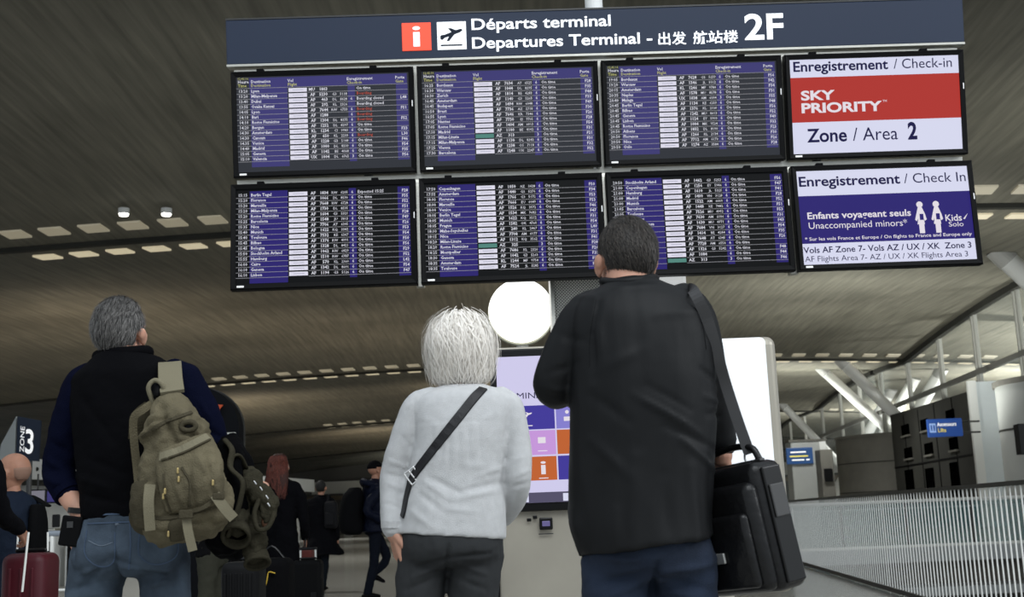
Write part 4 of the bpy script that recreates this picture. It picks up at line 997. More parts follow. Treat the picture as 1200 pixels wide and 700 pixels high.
def hair_shell(c, Mh, s, R, region, off=1.04, n=40, m=28, cen=(0, -0.014, 0.026)):
    mb = MB(); rs = []
    for i in range(m + 1):
        th = PI * (0.01 + 0.98 * i / m); row = []
        for j in range(n):
            ph = 2 * PI * j / n; u = V((math.sin(th) * math.cos(ph), math.sin(th) * math.sin(ph), math.cos(th)))
            k = off if region(u) else 0.9
            row.append(V(c) + Mh @ (V((cen[0] + u.x * R[0] * k, cen[1] + u.y * R[1] * k, cen[2] + u.z * R[2] * k)) * s))
        rs.append(row)
    return mb.rings(rs)
def hair_strands(c, Mh, s, R, region, N, length, wid, seed, flow=None, lift=0.3, steps=4, off=1.04, cen=(0, -0.014, 0.026), curlamp=0.0, fall=False, jit=0.25, spread=0.0):
    r = random.Random(seed); mb = MB(); cnt = 0
    cenw = V(cen)
    while cnt < N:
        u = V((r.gauss(0, 1), r.gauss(0, 1), r.gauss(0, 1)))
        if u.length < .01: continue
        u.normalize()
        if not region(u): continue
        cnt += 1
        p = V((u.x * R[0], u.y * R[1], u.z * R[2])) * off; L_ = length * (0.7 + 0.6 * r.random()); st = L_ / steps
        nrm = V((u.x / R[0], u.y / R[1], u.z / R[2])).normalized()
        f = flow(u) if flow else V((0, -0.5, -1)); d = (f - nrm * f.dot(nrm)); d = d.normalized() if d.length > 1e-4 else V((0, -1, 0))
        d = (d + V((r.gauss(0, jit), r.gauss(0, jit), r.gauss(0, jit))) + nrm * lift * r.random()).normalized()
        ph = r.random() * 6.28; pts = [p]; wv = V((r.gauss(0, 1), r.gauss(0, 1), 0)) * curlamp
        for k in range(steps):
            q = p + d * st
            if curlamp: q = q + wv * math.sin(ph + k * 1.5) * st
            e = V((q.x / R[0], q.y / R[1], q.z / R[2])); el = e.length
            lim = off * (1.0 + 0.02 + spread * r.random())
            if el < lim and not (fall and q.z < -0.02): q = q * (lim / el) if el < off else q
            if fall: d = (d * 0.75 + V((0, -0.02, -0.55)) + V((r.gauss(0, .12), r.gauss(0, .12), 0))).normalized()
            else:
                nrm2 = V((q.x / R[0] ** 2, q.y / R[1] ** 2, q.z / R[2] ** 2)).normalized(); d = (d - nrm2 * max(0, d.dot(nrm2)) * 0.6 + (flow(u) if flow else V((0, -.3, -1))) * 0.25).normalized()
            pts.append(q); p = q
        pts = [V(c) + Mh @ ((cenw + q) * s) for q in pts]
        out = (pts[0] - V(c)).normalized(); rows = []
        for k, q in enumerate(pts):
            dd = (pts[min(k + 1, steps)] - pts[max(k - 1, 0)]); sd = dd.cross(out); sd = sd.normalized() if sd.length > 1e-6 else V((1, 0, 0))
            w_ = wid * (1.0 - 0.8 * k / steps); rows.append([q - sd * w_ / 2, q + sd * w_ / 2])
        o = len(mb.v)
        for rw in rows: mb.v += [tuple(rw[0]), tuple(rw[1])]
        for k in range(steps): mb.f.append((o + 2 * k, o + 2 * k + 1, o + 2 * k + 3, o + 2 * k + 2))
    return mb
def short_region(u):   # hair on the back and top, open at the face, ears free
    if u.y > 0.55 and u.z < 0.62: return False
    if u.y > 0.2 and u.z < 0.05: return False
    if u.z < -0.86: return False
    if abs(u.x) > 0.8 and -0.15 < u.y and u.z < -0.02: return False
    return True
HR = (0.0775, 0.0985, 0.0965)
def tr(p): return (p[0], p[1], p[2])

# ============================ grey-haired man with the olive backpack
D1 = 3.9
def make_backpack_man():
    d = D1
    Q = lambda x, y, dd=0.0: P(x, y, d + dd)
    base = V((Q(150, 640).x, d, 0)); root = thing('person', base, 'grey-haired man in a navy sweater, black vest and jeans, head raised', 'person')
    k = ppm(Q(150, 500))
    hc = Q(142, 390, 0.05); Mh = head_axes(-0.26, 0.30, 0.10)
    s = 0.97
    body = MB()
    body.loft([(Q(118, 420), Q(166, 417), .06, .03), (Q(100, 436), Q(200, 430), .09, 0), (Q(96, 470), Q(214, 466), .12), (Q(100, 540), Q(208, 536), .115), (Q(106, 600), Q(204, 596), .11), (Q(104, 640), Q(200, 638), .09), (Q(120, 655), Q(190, 655), .05)], n=24)
    body.tube([Q(143, 432, .02), Q(141, 400, .05)], [.062, .058], n=16)
    LS, LE, LW = Q(97, 455), Q(66, 554, .03), Q(94, 602, -.04)
    RS, RE, RW = Q(216, 452), Q(248, 520, .05), Q(284, 560, .26)
    body.tube([LS, (LS + LE) / 2, LE], [.048, .045, .038]); body.tube([LE, (LE + LW) / 2, LW], [.038, .040, .029])
    body.tube([RS, (RS + RE) / 2, RE], [.048, .045, .038]); body.tube([RE, (RE + RW) / 2, RW], [.038, .038, .027])
    kl, kr = V((Q(104, 770).x, d + .02, .48)), V((Q(196, 770).x, d + .05, .48)); al, ar = V((kl.x - .03, d - .02, .09)), V((kr.x + .02, d + 0.02, .09))
    body.tube([Q(122, 645), kl, al], [.060, .045, .034]); body.tube([Q(186, 645), kr, ar], [.060, .045, .034])
    vs, ns, fs = fuse(body, 0.010, 3)
    h = MB(); head_volume(h, hc, Mh, s); h.tube([hc + V((0, -.0, -.05)), Q(142, 425, .02)], [.056, .06], n=16); v2, n2, f2 = fuse(h, 0.004, 4)
    hd = MB(); hand_volume(hd, LW + V((-0.005, 0, -0.01)), V((-0.1, 0.05, -1)), V((.8, .6, 0)), V((-.6, .8, 0)), 1.05, 0.55); hd.tube([LE + (LW - LE) * .6, LW, LW + V((-0.004, 0, -.02))], [.034, .029, .028])
    v3, n3, f3 = fuse(hd, 0.003, 2)
    hd = MB(); hand_volume(hd, RW, V((0.6, 0.6, -.3)), V((0, .3, -1)), V((-.6, .7, 0)), 1.05, 0.9); v4, n4, f4 = fuse(hd, 0.004, 2)
    mb = MB(); 
    for a, f in ((vs, fs), (v2, f2), (v3, f3), (v4, f4)): mb.add([tr(p) for p in a], f)
    mb.build('body', M_skin, root, smooth=True, fixn=False)
    eyes(root, hc, Mh, s)
    M_h = mat('hair_grey', (0.105, 0.10, 0.095), 0.5, island=0.95)
    hs = hair_shell(hc, Mh, s, HR, short_region, 1.045).build('hair', mat('hair_grey_base', (0.02, 0.018, 0.016), 0.8), root, smooth=True)
    fl = lambda u: V((0.0, -0.45, -1.0)) if u.z < .5 else V((0.25, -1, -.4))
    st = hair_strands(hc, Mh, s, HR, short_region, 9000, 0.030, 0.0022, 3, fl, lift=.35, off=1.04, steps=3).build('hair_strands', M_h, hs, smooth=True, fixn=False); tag(st, kind='stuff')
    # sweater: sleeves and trunk
    M_sw = mat('sweater_navy', (0.0035, 0.0045, 0.014), 0.95, bump=0.5, bscale=260, spec=.02)
    g = MB()
    g.loft([(Q(112, 428), Q(182, 424), .09), (Q(98, 448), Q(212, 442), .115), (Q(96, 500), Q(216, 496), .125), (Q(103, 560), Q(208, 556), .12), (Q(102, 606), Q(208, 603), .12)], n=24)
    e2 = LE + (LW - LE) * 0.50
    g.tube([Q(103, 446), LS + V((.0, 0, .0)), Q(80, 500, .01), LE + V((.01, 0, .01)), LE + (LW - LE) * .25, e2], [.062, .066, .060, .055, .052, .046], n=18)
    g.tube([Q(208, 442), RS, Q(236, 490, .02), RE, RE + (RW - RE) * .5, RE + (RW - RE) * .8], [.064, .070, .064, .060, .052, .045], n=18)
    vs, ns, fs = fuse(g, 0.008, 4)
    cr = [(Q(60, 540), Q(84, 556), .010, .012), (Q(56, 560), Q(80, 570), .010, .012), (Q(66, 520), Q(84, 530), .010, -.010), (Q(238, 470), Q(252, 500), .008, .008), (Q(232, 500), Q(258, 512), .008, -.010), (Q(70, 575), Q(88, 566), .008, -.01)]
    vs = crease(vs, ns, cr); vs = wobble(vs, ns, .006, 9, 1)
    sw = skin_obj('sweater', vs, fs, M_sw, root)
    MB().tube([e2 - (LW - LE).normalized() * .012, e2 + (LW - LE).normalized() * .012], [.050, .048], n=20, k=1, roundcap=False).build('sleeve_cuff', M_sw, sw)
    # vest
    M_ve = mat('vest_black', (0.003, 0.003, 0.0038), 0.8, bump=0.35, bscale=35, spec=.03)
    g = MB()
    g.loft([(Q(114, 415), Q(171, 412), .075, .02), (Q(106, 424), Q(186, 419), .095, .01), (Q(90, 440), Q(208, 432), .115), (Q(84, 452), Q(226, 444), .125), (Q(87, 500), Q(224, 496), .14), (Q(94, 555), Q(218, 556), .14), (Q(97, 600), Q(214, 594), .135), (Q(98, 612), Q(212, 606), .128)], n=30)
    vs, ns, fs = fuse(g, 0.008, 4)
    cr = [(Q(110, 470), Q(150, 520), .012, -.006), (Q(100, 560), Q(150, 575), .012, .007), (Q(104, 580), Q(160, 592), .010, -.008), (Q(120, 540), Q(170, 560), .012, -.006), (Q(88, 450), Q(86, 500), .006, .012)]
    vs = crease(vs, ns, cr); vs = wobble(vs, ns, .005, 7, 4)
    ve = skin_obj('vest', vs, fs, M_ve, root)
    MB().tube([Q(118, 416, -.015), Q(143, 413, -.045), Q(168, 411, -.015), Q(176, 413, .03), Q(166, 417, .09), Q(143, 421, .12), Q(120, 421, .09), Q(112, 418, .03), Q(118, 416, -.015)], [(.013, .018)] * 9, n=10, k=4).build('collar', M_ve, ve, smooth=True)
    # jeans
    M_j = mat('jeans_blue', (0.050, 0.068, 0.092), 0.9, bump=0.3, bscale=300, var=0.5, vscale=8, spec=.15)
    g = MB()
    g.loft([(Q(101, 601), Q(210, 596), .128), (Q(97, 612), Q(213, 608), .132), (Q(91, 635), Q(217, 632), .142), (Q(87, 655), Q(220, 652), .145, .0), (Q(88, 668), Q(221, 666), .13), (Q(98, 676), Q(214, 676), .09)], n=30)
    g.tube([Q(119, 650), Q(110, 700), kl, al + V((0, 0, 0)), al + V((0, .0, -.04))], [.092, .088, .072, .060, .062], n=22); g.tube([Q(190, 648), Q(194, 700), kr, ar, ar + V((0, 0, -.04))], [.088, .080, .072, .060, .062], n=22)
    vs, ns, fs = fuse(g, 0.008, 4)
    cr = [(Q(152, 655), Q(148, 690), .008, -.018), (Q(150, 650), Q(100, 690), .010, -.010), (Q(155, 655), Q(215, 680), .010, -.010), (Q(140, 662), Q(104, 672), .007, .009), (Q(160, 664), Q(205, 668), .007, .009), (Q(92, 690), Q(130, 680), .008, -.010), (Q(170, 690), Q(214, 676), .008, .008), (Q(100, 640), Q(100, 668), .006, -.005), (Q(150, 610), Q(153, 655), .005, -.008), (Q(95, 700), Q(128, 694), .008, .008)]
    vs = crease(vs, ns, cr); vs = wobble(vs, ns, .006, 12, 9)
    je = skin_obj('jeans', vs, fs, M_j, root)
    tj = bvh_of([je]); M_st = mat('denim_seam', (0.05, 0.075, 0.12), 0.9); M_jl = mat('denim_worn', (0.12, 0.15, 0.19), 0.9)
    for path, wd, nm in ((((101, 604), (150, 602), (208, 598)), .006, 'seam'), (((103, 614), (150, 612), (212, 608)), .005, 'seam'),
                         (((102, 622), (100, 650), (116, 664), (133, 658), (135, 624)), .004, 'pocket'), (((164, 622), (163, 650), (182, 662), (206, 652), (208, 622)), .004, 'pocket'),
                         (((152, 612), (153, 640), (151, 668)), .004, 'seam')):
        drape(path, tj, wd, .0015, k=8).build(nm, M_st, je)
    for x in (138, 160, 196): drape([(x, 599), (x - .5, 616)], tj, .012, .004, k=6).build('belt_loop', M_jl, je)
    drape([(104, 634), (118, 640), (132, 636)], tj, .003, .001).build('pocket_stitching', M_jl, je)
    for a, nm in ((al, 'left'), (ar, 'right')):
        MB().tube([a + V((0, -.06, -.055)), a + V((0, .03, -.05)), a + V((0, .17, -.062))], [(.045, .035), (.046, .045), (.042, .025)], n=14).build('shoe', M_blackmatte, root, smooth=True)
    MB().tube([LW + V((-.004, 0, .018)), LW + V((-.006, 0, .0))], [.034, .034], n=18, k=1, roundcap=False).build('watch_strap', M_black, root)
    ph = thing('phone', LW + V((0, 0, -.09)), 'black phone in a case held low by the man with the olive backpack', 'phone')
    MB().rbox(LW + V((-.012, -.045, -.055)), (.066, .014, .095), .006, M=Matrix.Rotation(.15, 3, 'Y')).build('case', M_blackmatte, ph)
    MB().rbox(LW + V((-.012, -.0535, -.035)), (.02, .002, .02), .004).build('camera_plate', M_dsteel, ph)
    return root, ve, sw, je
man1, vest, sweater1, jeans1 = make_backpack_man()

def make_backpack():
    d = D1 - 0.26; Q = lambda x, y, dd=0.0: P(x, y, d + dd)
    root = thing('backpack', Q(205, 560), 'worn olive canvas backpack slung on the right shoulder of the grey-haired man', 'backpack')
    M_o = mat('olive_canvas', (0.122, 0.105, 0.067), 0.92, bump=0.5, bscale=220, var=0.25, vscale=9, spec=.06); M_od = mat('olive_dark', (0.060, 0.052, 0.034), 0.95, bump=.4, bscale=200, spec=.05); M_ol = mat('olive_light', (0.18, 0.162, 0.11), 0.9, bump=.3, bscale=300, spec=.08)
    g = MB()
    g.loft([(Q(186, 458, .05), Q(206, 455, .05), .03), (Q(178, 472, .03), Q(216, 466, .03), .05), (Q(174, 492), Q(230, 484), .075), (Q(171, 515), Q(243, 508), .09), (Q(170, 540), Q(253, 530), .10), (Q(166, 568), Q(261, 558), .11), (Q(162, 598), Q(268, 588), .115), (Q(168, 622), Q(265, 611), .105), (Q(188, 641), Q(244, 630), .07)], n=30, sup=2.4)
    vs, ns, fs = fuse(g, 0.007, 3)
    cr = [(Q(195, 478), Q(215, 520), .010, -.012), (Q(210, 480), Q(235, 510), .010, .012), (Q(180, 500), Q(210, 486), .008, -.010), (Q(172, 520), Q(192, 500), .010, .012), (Q(222, 500), Q(246, 520), .010, -.014), (Q(165, 560), Q(168, 610), .009, -.012), (Q(175, 612), Q(262, 592), .006, -.008)]
    cr = [(a, b, w_, m_ * 1.7) for a, b, w_, m_ in cr]; vs = crease(vs, ns, cr); vs = wobble(vs, ns, .016, 11, 2, (1, 1, 1.5)); main = skin_obj('main_bag', vs, fs, M_o, root)
    g = MB()
    g.loft([(Q(186, 530, -.08), Q(246, 508, -.08), .04), (Q(184, 545, -.09), Q(256, 526, -.09), .055), (Q(188, 575, -.10), Q(262, 560, -.10), .06), (Q(196, 600, -.09), Q(258, 588, -.09), .05), (Q(204, 606, -.06), Q(250, 596, -.06), .03)], n=24, sup=2.8)
    vs, ns, fs = fuse(g, 0.006, 3)
    cr = [(Q(222, 545, -.15), Q(228, 598, -.15), .006, -.008), (Q(240, 530, -.15), Q(250, 580, -.15), .008, -.010), (Q(205, 560, -.15), Q(216, 596, -.15), .008, .008), (Q(232, 535, -.15), Q(245, 560, -.15), .006, .008)]
    vs = crease(vs, ns, cr); vs = wobble(vs, ns, .006, 16, 5); pk = skin_obj('front_pocket', vs, fs, M_o, root)
    g = MB(); g.loft([(Q(198, 606, -.09), Q(218, 602, -.09), .02), (Q(196, 618, -.09), Q(222, 614, -.09), .035), (Q(200, 636, -.08), Q(216, 634, -.08), .02)], n=16)
    vs, ns, fs = fuse(g, 0.006, 2); lp = skin_obj('lower_pocket', vs, fs, M_od, root)
    g = MB(); g.loft([(Q(158, 566, -.04), Q(182, 560, -.07), .03), (Q(156, 590, -.04), Q(184, 590, -.08), .04), (Q(160, 618, -.04), Q(182, 622, -.07), .025)], n=16)
    vs, ns, fs = fuse(g, 0.006, 2); vs = wobble(vs, ns, .006, 16, 8); sp = skin_obj('side_pocket', vs, fs, M_od, root)
    tb = bvh_of([main, pk, lp, sp])
    for path, wd, th, m__, nm in ((((188, 536), (212, 528), (244, 512)), .030, .004, M_ol, 'zip_flap'), (((190, 540), (214, 532), (246, 516)), .006, .006, M_od, 'zip'), (((166, 512), (190, 497), (224, 484)), .012, .004, M_od, 'seam_band'),
                              (((213, 548), (222, 566), (222, 594)), .007, .004, M_od, 'zip'), (((167, 602), (200, 608), (262, 590)), .012, .004, M_od, 'seam_band'), (((192, 556), (194, 580), (200, 600)), .006, .003, M_od, 'seam_band')):
        dm = drape(path, tb, wd, th, k=8)
        if dm.v: dm.build(nm, m__, root)
    brass = mat('brass_pull', (0.42, 0.32, 0.14), 0.4, .6)
    for x, y in ((209, 552), (210, 562), (192, 582), (194, 576), (250, 566), (198, 626)):
        h_ = tb.ray_cast(CAM, ray(x, y), 8)
        if h_[0] is not None: MB().rbox(h_[0] + V((0, -.006, 0)), (.007, .007, .018), .003).build('zip_pull', brass, root)
    # round knot / grommet and loop
    h_ = tb.ray_cast(CAM, ray(222, 500), 8)
    if h_[0] is not None:
        MB().tube([h_[0] + V((.022 * math.cos(a), -.008, .013 * math.sin(a))) for a in [i * PI / 4 for i in range(9)]], [.008] * 9, n=8).build('grommet', M_od, root, smooth=True)
        MB().ball(h_[0] + V((0, -.004, 0)), (.014, .006, .009), 12, 8).build('grommet_hole', M_blackmatte, root)
    MB().tube([Q(180, 474, .02), Q(174, 455, .0), Q(181, 446, -.0), Q(190, 451, .0), Q(194, 468, .02)], [.0075] * 5, n=10, k=6).build('handle', M_ol, root, smooth=True)
    MB().tube([Q(184, 462, .0), Q(186, 452, .02), Q(188, 462, .02)], [.012, .014, .012], n=10).build('handle_base', M_blackmatte, root, smooth=True)
    def strap(pts, wd, m__, nm, th=.004, k=6):
        mb = MB(); ps = [V(q) for q in catmull([tuple(q) for q in pts], k)]; rs = []
        for i, p in enumerate(ps):
            dd = (ps[min(i + 1, len(ps) - 1)] - ps[max(0, i - 1)]).normalized(); out = (CAM - p).normalized(); sd = dd.cross(out).normalized(); n_ = sd.cross(dd).normalized()
            rs.append([p - sd * wd / 2 - n_ * th / 2, p + sd * wd / 2 - n_ * th / 2, p + sd * wd / 2 + n_ * th / 2, p - sd * wd / 2 + n_ * th / 2])
        mb.rings(rs); return mb.build(nm, m__, root)
    strap([Q(198, 440, .36), Q(199, 430, .26), Q(199, 427, .16), Q(200, 444, .055), Q(202, 460, .0)], .072, M_ol, 'shoulder_strap', .012)
    strap([Q(187, 430, .22), Q(187, 431, .15), Q(187, 444, .07), Q(188, 458, .03)], .010, M_o, 'strap_edge', .014); 
    strap([Q(180, 472, .02), Q(168, 480, .0), Q(157, 490, .0), Q(157, 515, .02), Q(160, 545, .03), Q(163, 575, .02)], .024, M_o, 'loose_strap', .01); strap([Q(176, 478, .06), Q(163, 490, .05), Q(160, 515, .06)], .05, M_od, 'strap_lining', .006)
    strap([Q(176, 568, -.13), Q(174, 590, -.14), Q(176, 622, -.12)], .030, M_ol, 'compression_strap')
    strap([Q(218, 600, -.145), Q(220, 620, -.15), Q(226, 646, -.14)], .026, M_ol, 'hanging_strap')
    strap([Q(252, 580, -.15), Q(262, 594, -.15), Q(274, 608, -.14)], .030, M_ol, 'hanging_strap')
    strap([Q(168, 596, .0), Q(157, 604, .02), Q(162, 618, .02), Q(176, 624, .0)], .03, M_od, 'waist_strap')
    MB().rbox(Q(218, 603, -.16), (.040, .014, .026), .004).build('buckle', M_od, root)
    strap([Q(216, 601, -.16), Q(240, 594, -.155), Q(262, 575, -.10)], .012, M_od, 'waist_strap')
    MB().rbox(Q(256, 582, -.15), (.034, .012, .020), .004).build('buckle', M_od, root)
    return root
make_backpack()

def make_bundle():
    d = 3.95; Q = lambda x, y, dd=0.0: P(x, y, d + dd)
    root = thing('carried_bag', Q(278, 590), 'black bag with olive straps hanging at the right arm of the grey-haired man', 'bag')
    g = MB(); g.loft([(Q(258, 512), Q(276, 510), .05), (Q(254, 530), Q(288, 528), .08), (Q(252, 560), Q(296, 556), .10), (Q(246, 600), Q(298, 598), .11), (Q(244, 630), Q(292, 634), .10), (Q(252, 650), Q(276, 654), .06)], n=24)
    vs, ns, fs = fuse(g, .009, 3); vs = wobble(vs, ns, .02, 9, 3); skin_obj('black_bag', vs, fs, mat('bag_black_cloth', (.0022, .0022, .0026), .9, spec=.04, bump=.4, bscale=60), root)
    M_o = mat('olive_dull', (0.034, 0.031, 0.021), 0.95, bump=.4, bscale=160, var=.2, vscale=12, spec=.04)
    for pts, r_ in (([Q(264, 516, -.09), Q(272, 528, -.1), Q(270, 548, -.12), Q(284, 564, -.13), Q(282, 585, -.13), Q(276, 606, -.13), Q(268, 628, -.12)], .010), ([Q(270, 536, -.10), Q(280, 534, -.08), Q(288, 548, -.04)], .008)):
        MB().tube(pts, [(r_ * 1.4, r_ * .7)] * len(pts), n=10, k=5).build('olive_strap', M_o, root, smooth=True)
    jk = thing('rolled_jacket', Q(300, 620), 'olive jacket bunched over the black bag with its cuffs hanging down', 'jacket')
    g = MB()
    g.tube([Q(290, 556, -.02), Q(300, 575, -.06), Q(312, 590, -.08), Q(315, 605, -.08)], [.034, .042, .034, .026], n=14)
    g.tube([Q(284, 590, -.02), Q(280, 604, -.08), Q(280, 618, -.10)], [.03, .036, .036], n=14)
    g.tube([Q(294, 612, -.02), Q(298, 630, -.05), Q(300, 648, -.05)], [.032, .04, .034], n=14)
    g.ball(Q(290, 596, .03), (.07, .05, .08))
    vs, ns, fs = fuse(g, .006, 2); vs = wobble(vs, ns, .014, 18, 6); jo = skin_obj('cloth', vs, fs, M_o, jk)
    def cuff(c, dr, r, ln=.05):
        dr = V(dr).normalized(); a, b = frame(dr); rs = []
        for q, f in ((0, .75), (ln * .5, .92), (ln, 1.0), (ln * 1.06, .97), (ln * 1.04, .80), (ln * .5, .70), (ln * .1, .3)):
            rs.append([c + dr * q + (a * math.cos(2 * PI * j / 20) + b * math.sin(2 * PI * j / 20)) * (r * f) for j in range(20)])
        cf = MB().rings(rs).build('cuff', M_o, jk, smooth=True)
        MB().cyl(c + dr * ln * .45, c + dr * ln * .5, r * .74, 20).build('cuff_shade_disc', M_op, cf)  # black disc standing for the shade inside the cuff
        MB().tube([c + dr * ln * 1.02 + (a * math.cos(2 * PI * j / 16) + b * math.sin(2 * PI * j / 16)) * r * .93 for j in range(17)], [.006] * 17, n=8, k=1).build('cuff_hem', M_o, jk, smooth=True)
    cuff(Q(280, 618, -.09), (0.0, -.80, -.60), .046); cuff(Q(300, 644, -.04), (.2, -.5, -.85), .042)
    MB().tube([Q(304, 585, -.10), Q(298, 602, -.11), Q(302, 620, -.11), Q(314, 618, -.10), Q(320, 602, -.09), Q(314, 590, -.09)], [.008] * 6, n=10, k=5).build('strap_loop', M_o, jk, smooth=True)
    MB().ball(Q(312, 612, -.08), (.016, .014, .022)).build('brown_patch', mat('leather_brown', (.12, .06, .035), .5), jk, smooth=True)
    for x, y in ((299, 566), (306, 573), (313, 583), (315, 592)):
        MB().rbox(Q(x, y, -.12), (.006, .008, .016), .003, M=Matrix.Rotation(-.6, 3, 'Y')).build('metal_fitting', mat('bright_metal', (.5, .5, .5), .3, 1.0), jk)
make_bundle()

# ============================ white-haired woman
D2 = 4.05
def make_woman():
    d = D2; Q = lambda x, y, dd=0.0: P(x, y, d + dd)
    base = V((Q(532, 640).x, d, 0)); root = thing('person', base, 'white-haired woman in a light grey sweater and charcoal trousers', 'person')
    hc = Q(540, 414, .05); Mh = head_axes(0.0, 0.20, -.02)
    LS, LE, LW = Q(497, 478), Q(461, 556, .02), Q(461, 622, -.02)
    RS, RE, RW = Q(592, 476), Q(606, 562, -.02), Q(582, 612, .2)
    hipc = Q(531, 650)
    kl, kr = V((Q(493, 700).x - .01, d + .01, .46)), V((Q(556, 700).x, d + .02, .46)); al, ar = V((kl.x - .02, d - .03, .085)), V((kr.x + .01, d, .085))
    g = MB()
    g.loft([(Q(516, 462), Q(566, 461), .06), (Q(496, 474), Q(592, 472), .09), (Q(490, 520), Q(588, 518), .11), (Q(492, 570), Q(582, 568), .10), (Q(484, 620), Q(580, 620), .10), (Q(490, 640), Q(572, 640), .08), (Q(505, 652), Q(560, 652), .05)], n=24)
    g.tube([Q(541, 470, .02), Q(541, 430, .04)], [.05, .048], n=16)
    SL = [Q(503, 468), Q(489, 480), Q(473, 520, .01), Q(462, 556, .02), Q(460, 590, .0), Q(461, 618, -.02)]; SR = [Q(588, 468), Q(597, 482), Q(606, 525), Q(607, 560, -.01), Q(602, 585, .05), Q(590, 606, .16)]
    g.tube(SL, [.034, .038, .036, .031, .028, .024]); g.tube(SR + [RW], [.034, .038, .034, .031, .028, .026, .024])
    g.tube([Q(496, 645), kl, al], [.055, .042, .03]); g.tube([Q(560, 645), kr, ar], [.055, .042, .03])
    vs, ns, fs = fuse(g, .009, 3)
    h = MB(); head_volume(h, hc, Mh, .98); h.tube([hc + V((0, 0, -.05)), Q(541, 462, .02)], [.046, .05], n=16); v2, n2, f2 = fuse(h, .004, 4)
    hd = MB(); hand_volume(hd, LW + V((.002, 0, -.004)), V((.20, .10, -1)), V((.75, .35, 0)), V((.35, -.9, 0)), 1.1, 0.38, thumb=.35); hd.tube([LE + (LW - LE) * .7, LW, LW + V((.002, 0, -.02))], [.028, .025, .024]); v3, n3, f3 = fuse(hd, .0028, 2)
    hd = MB(); hand_volume(hd, RW, V((-.5, .8, .1)), V((0, .3, -1)), V((0, .3, 1)), .95, .8); v4, n4, f4 = fuse(hd, .004, 2)
    mb = MB()
    for a, f in ((vs, fs), (v2, f2), (v3, f3), (v4, f4)): mb.add([tr(p) for p in a], f)
    mb.build('body', M_skin, root, smooth=True, fixn=False); eyes(root, hc, Mh, .98)
    # bob of tousled white hair
    HW = (0.111, 0.112, 0.118); cen = (0, -.012, .022)
    reg = lambda u: not (u.y > .50 and u.z < .60)
    M_hb = mat('hair_white_base', (.80, .76, .70), .75, bump=.3, bscale=90, stretch=(1, 1, .25)); M_hw = mat('hair_white', (.86, .82, .76), .6, island=.14)
    g = MB(); rs = []
    def bob(th, ph):
        u = V((math.sin(th) * math.cos(ph), math.sin(th) * math.sin(ph), math.cos(th)))
        zz_ = max(-.98, u.z); rad = math.sqrt(max(0, 1 - max(0, u.z) ** 2)) if u.z > 0 else (1.0 - .30 * (max(0, -u.z - .1) ** 1.4) if u.z > -.8 else 1.0 - .182 - 1.9 * (-u.z - .8))
        hp = V((u.x, u.y, 0)); hp = hp.normalized() if hp.length > 1e-6 else V((0, 0, 0))
        q = V((hp.x * rad, hp.y * rad, zz_))
        f = .55 if (u.y > .45 and u.z < .6) else 1.0
        return V((q.x * HW[0] * f, q.y * HW[1] * f, q.z * HW[2] - (.006 if u.z < 0 else 0)))
    for i in range(31):
        th = PI * (.01 + .98 * i / 30); row = []
        for j in range(44):
            p = bob(th, 2 * PI * j / 44); nz_ = noise.fractal(V((p.x * 28, p.y * 28, p.z * 11)), .7, 2, 3); p = p * (1 + .10 * nz_ + .09 * noise.noise(V((p.x * 14, p.y * 14, p.z * 12 + 3))))
            row.append(hc + Mh @ (p + V(cen)))
        rs.append(row)
    hs = g.rings(rs).build('hair', M_hb, root, smooth=True)
    r = random.Random(11); mb = MB()
    # locks following the bob, parted to the sides
    for c_ in range(10500):
        ph = r.random() * 2 * PI; th = math.acos(1 - 1.55 * r.random()); 
        if math.sin(ph) > .45 and th > .9: continue
        L_ = r.uniform(.5, 1.3); clump = noise.noise(V((ph * 3.0, th * 1.2, 1.3))); tw = .55 * clump + r.gauss(0, .22); lift = (r.uniform(1.0, 1.07) if r.random() < .90 else r.uniform(1.05, 1.22)) * (1 + .16 * noise.noise(V((ph * 2.2, th * 2.6, 7.7))))
        rows = []; n_ = 6; wv = r.random() * 6.28; am = r.uniform(.02, .10) if r.random() < .85 else r.uniform(.12, .24)
        for k in range(n_ + 1):
            t = k / n_; th2 = min(th + L_ * t * 1.0, 2.75); ph2 = ph + tw * t + am * math.sin(wv + t * 5)
            p = bob(th2, ph2) * (lift + .03 * t * math.sin(wv * 3 + c_)) ; 
            if th + L_ * t > 2.5: p = p + V((0, 0, -.012 * (th + L_ * t - 2.5))); 
            rows.append(hc + Mh @ (p + V(cen)))
        o = len(mb.v); w0 = r.uniform(.0018, .0036)
        for k, q in enumerate(rows):
            dd = rows[min(k + 1, n_)] - rows[max(0, k - 1)]; out = (q - hc).normalized(); sd = dd.cross(out); sd = sd.normalized() if sd.length > 1e-7 else V((1, 0, 0)); w_ = w0 * (1 - .75 * t_ if (t_ := k / n_) > .3 else 1)
            mb.v += [tuple(q - sd * w_ / 2), tuple(q + sd * w_ / 2)]
        for k in range(n_): mb.f.append((o + 2 * k, o + 2 * k + 1, o + 2 * k + 3, o + 2 * k + 2))
    tag(mb.build('hair_strands', M_hw, hs, smooth=True, fixn=False), kind='stuff')
    # sweater
    M_s = mat('sweater_light_grey', (.54, .545, .55), .95, bump=.45, bscale=420, var=.05, vscale=40, spec=.15)
    g = MB()
    g.loft([(Q(517, 452, .02), Q(568, 451, .02), .055), (Q(505, 458, .01), Q(582, 456, .01), .075), (Q(490, 466), Q(598, 463), .095), (Q(484, 482), Q(603, 478), .11), (Q(486, 510), Q(598, 506), .125), (Q(481, 540), Q(592, 538), .125), (Q(476, 566), Q(590, 564), .125), (Q(472, 592), Q(592, 592), .135), (Q(470, 612), Q(593, 616), .142), (Q(467, 625), Q(593, 632), .145)], n=32)
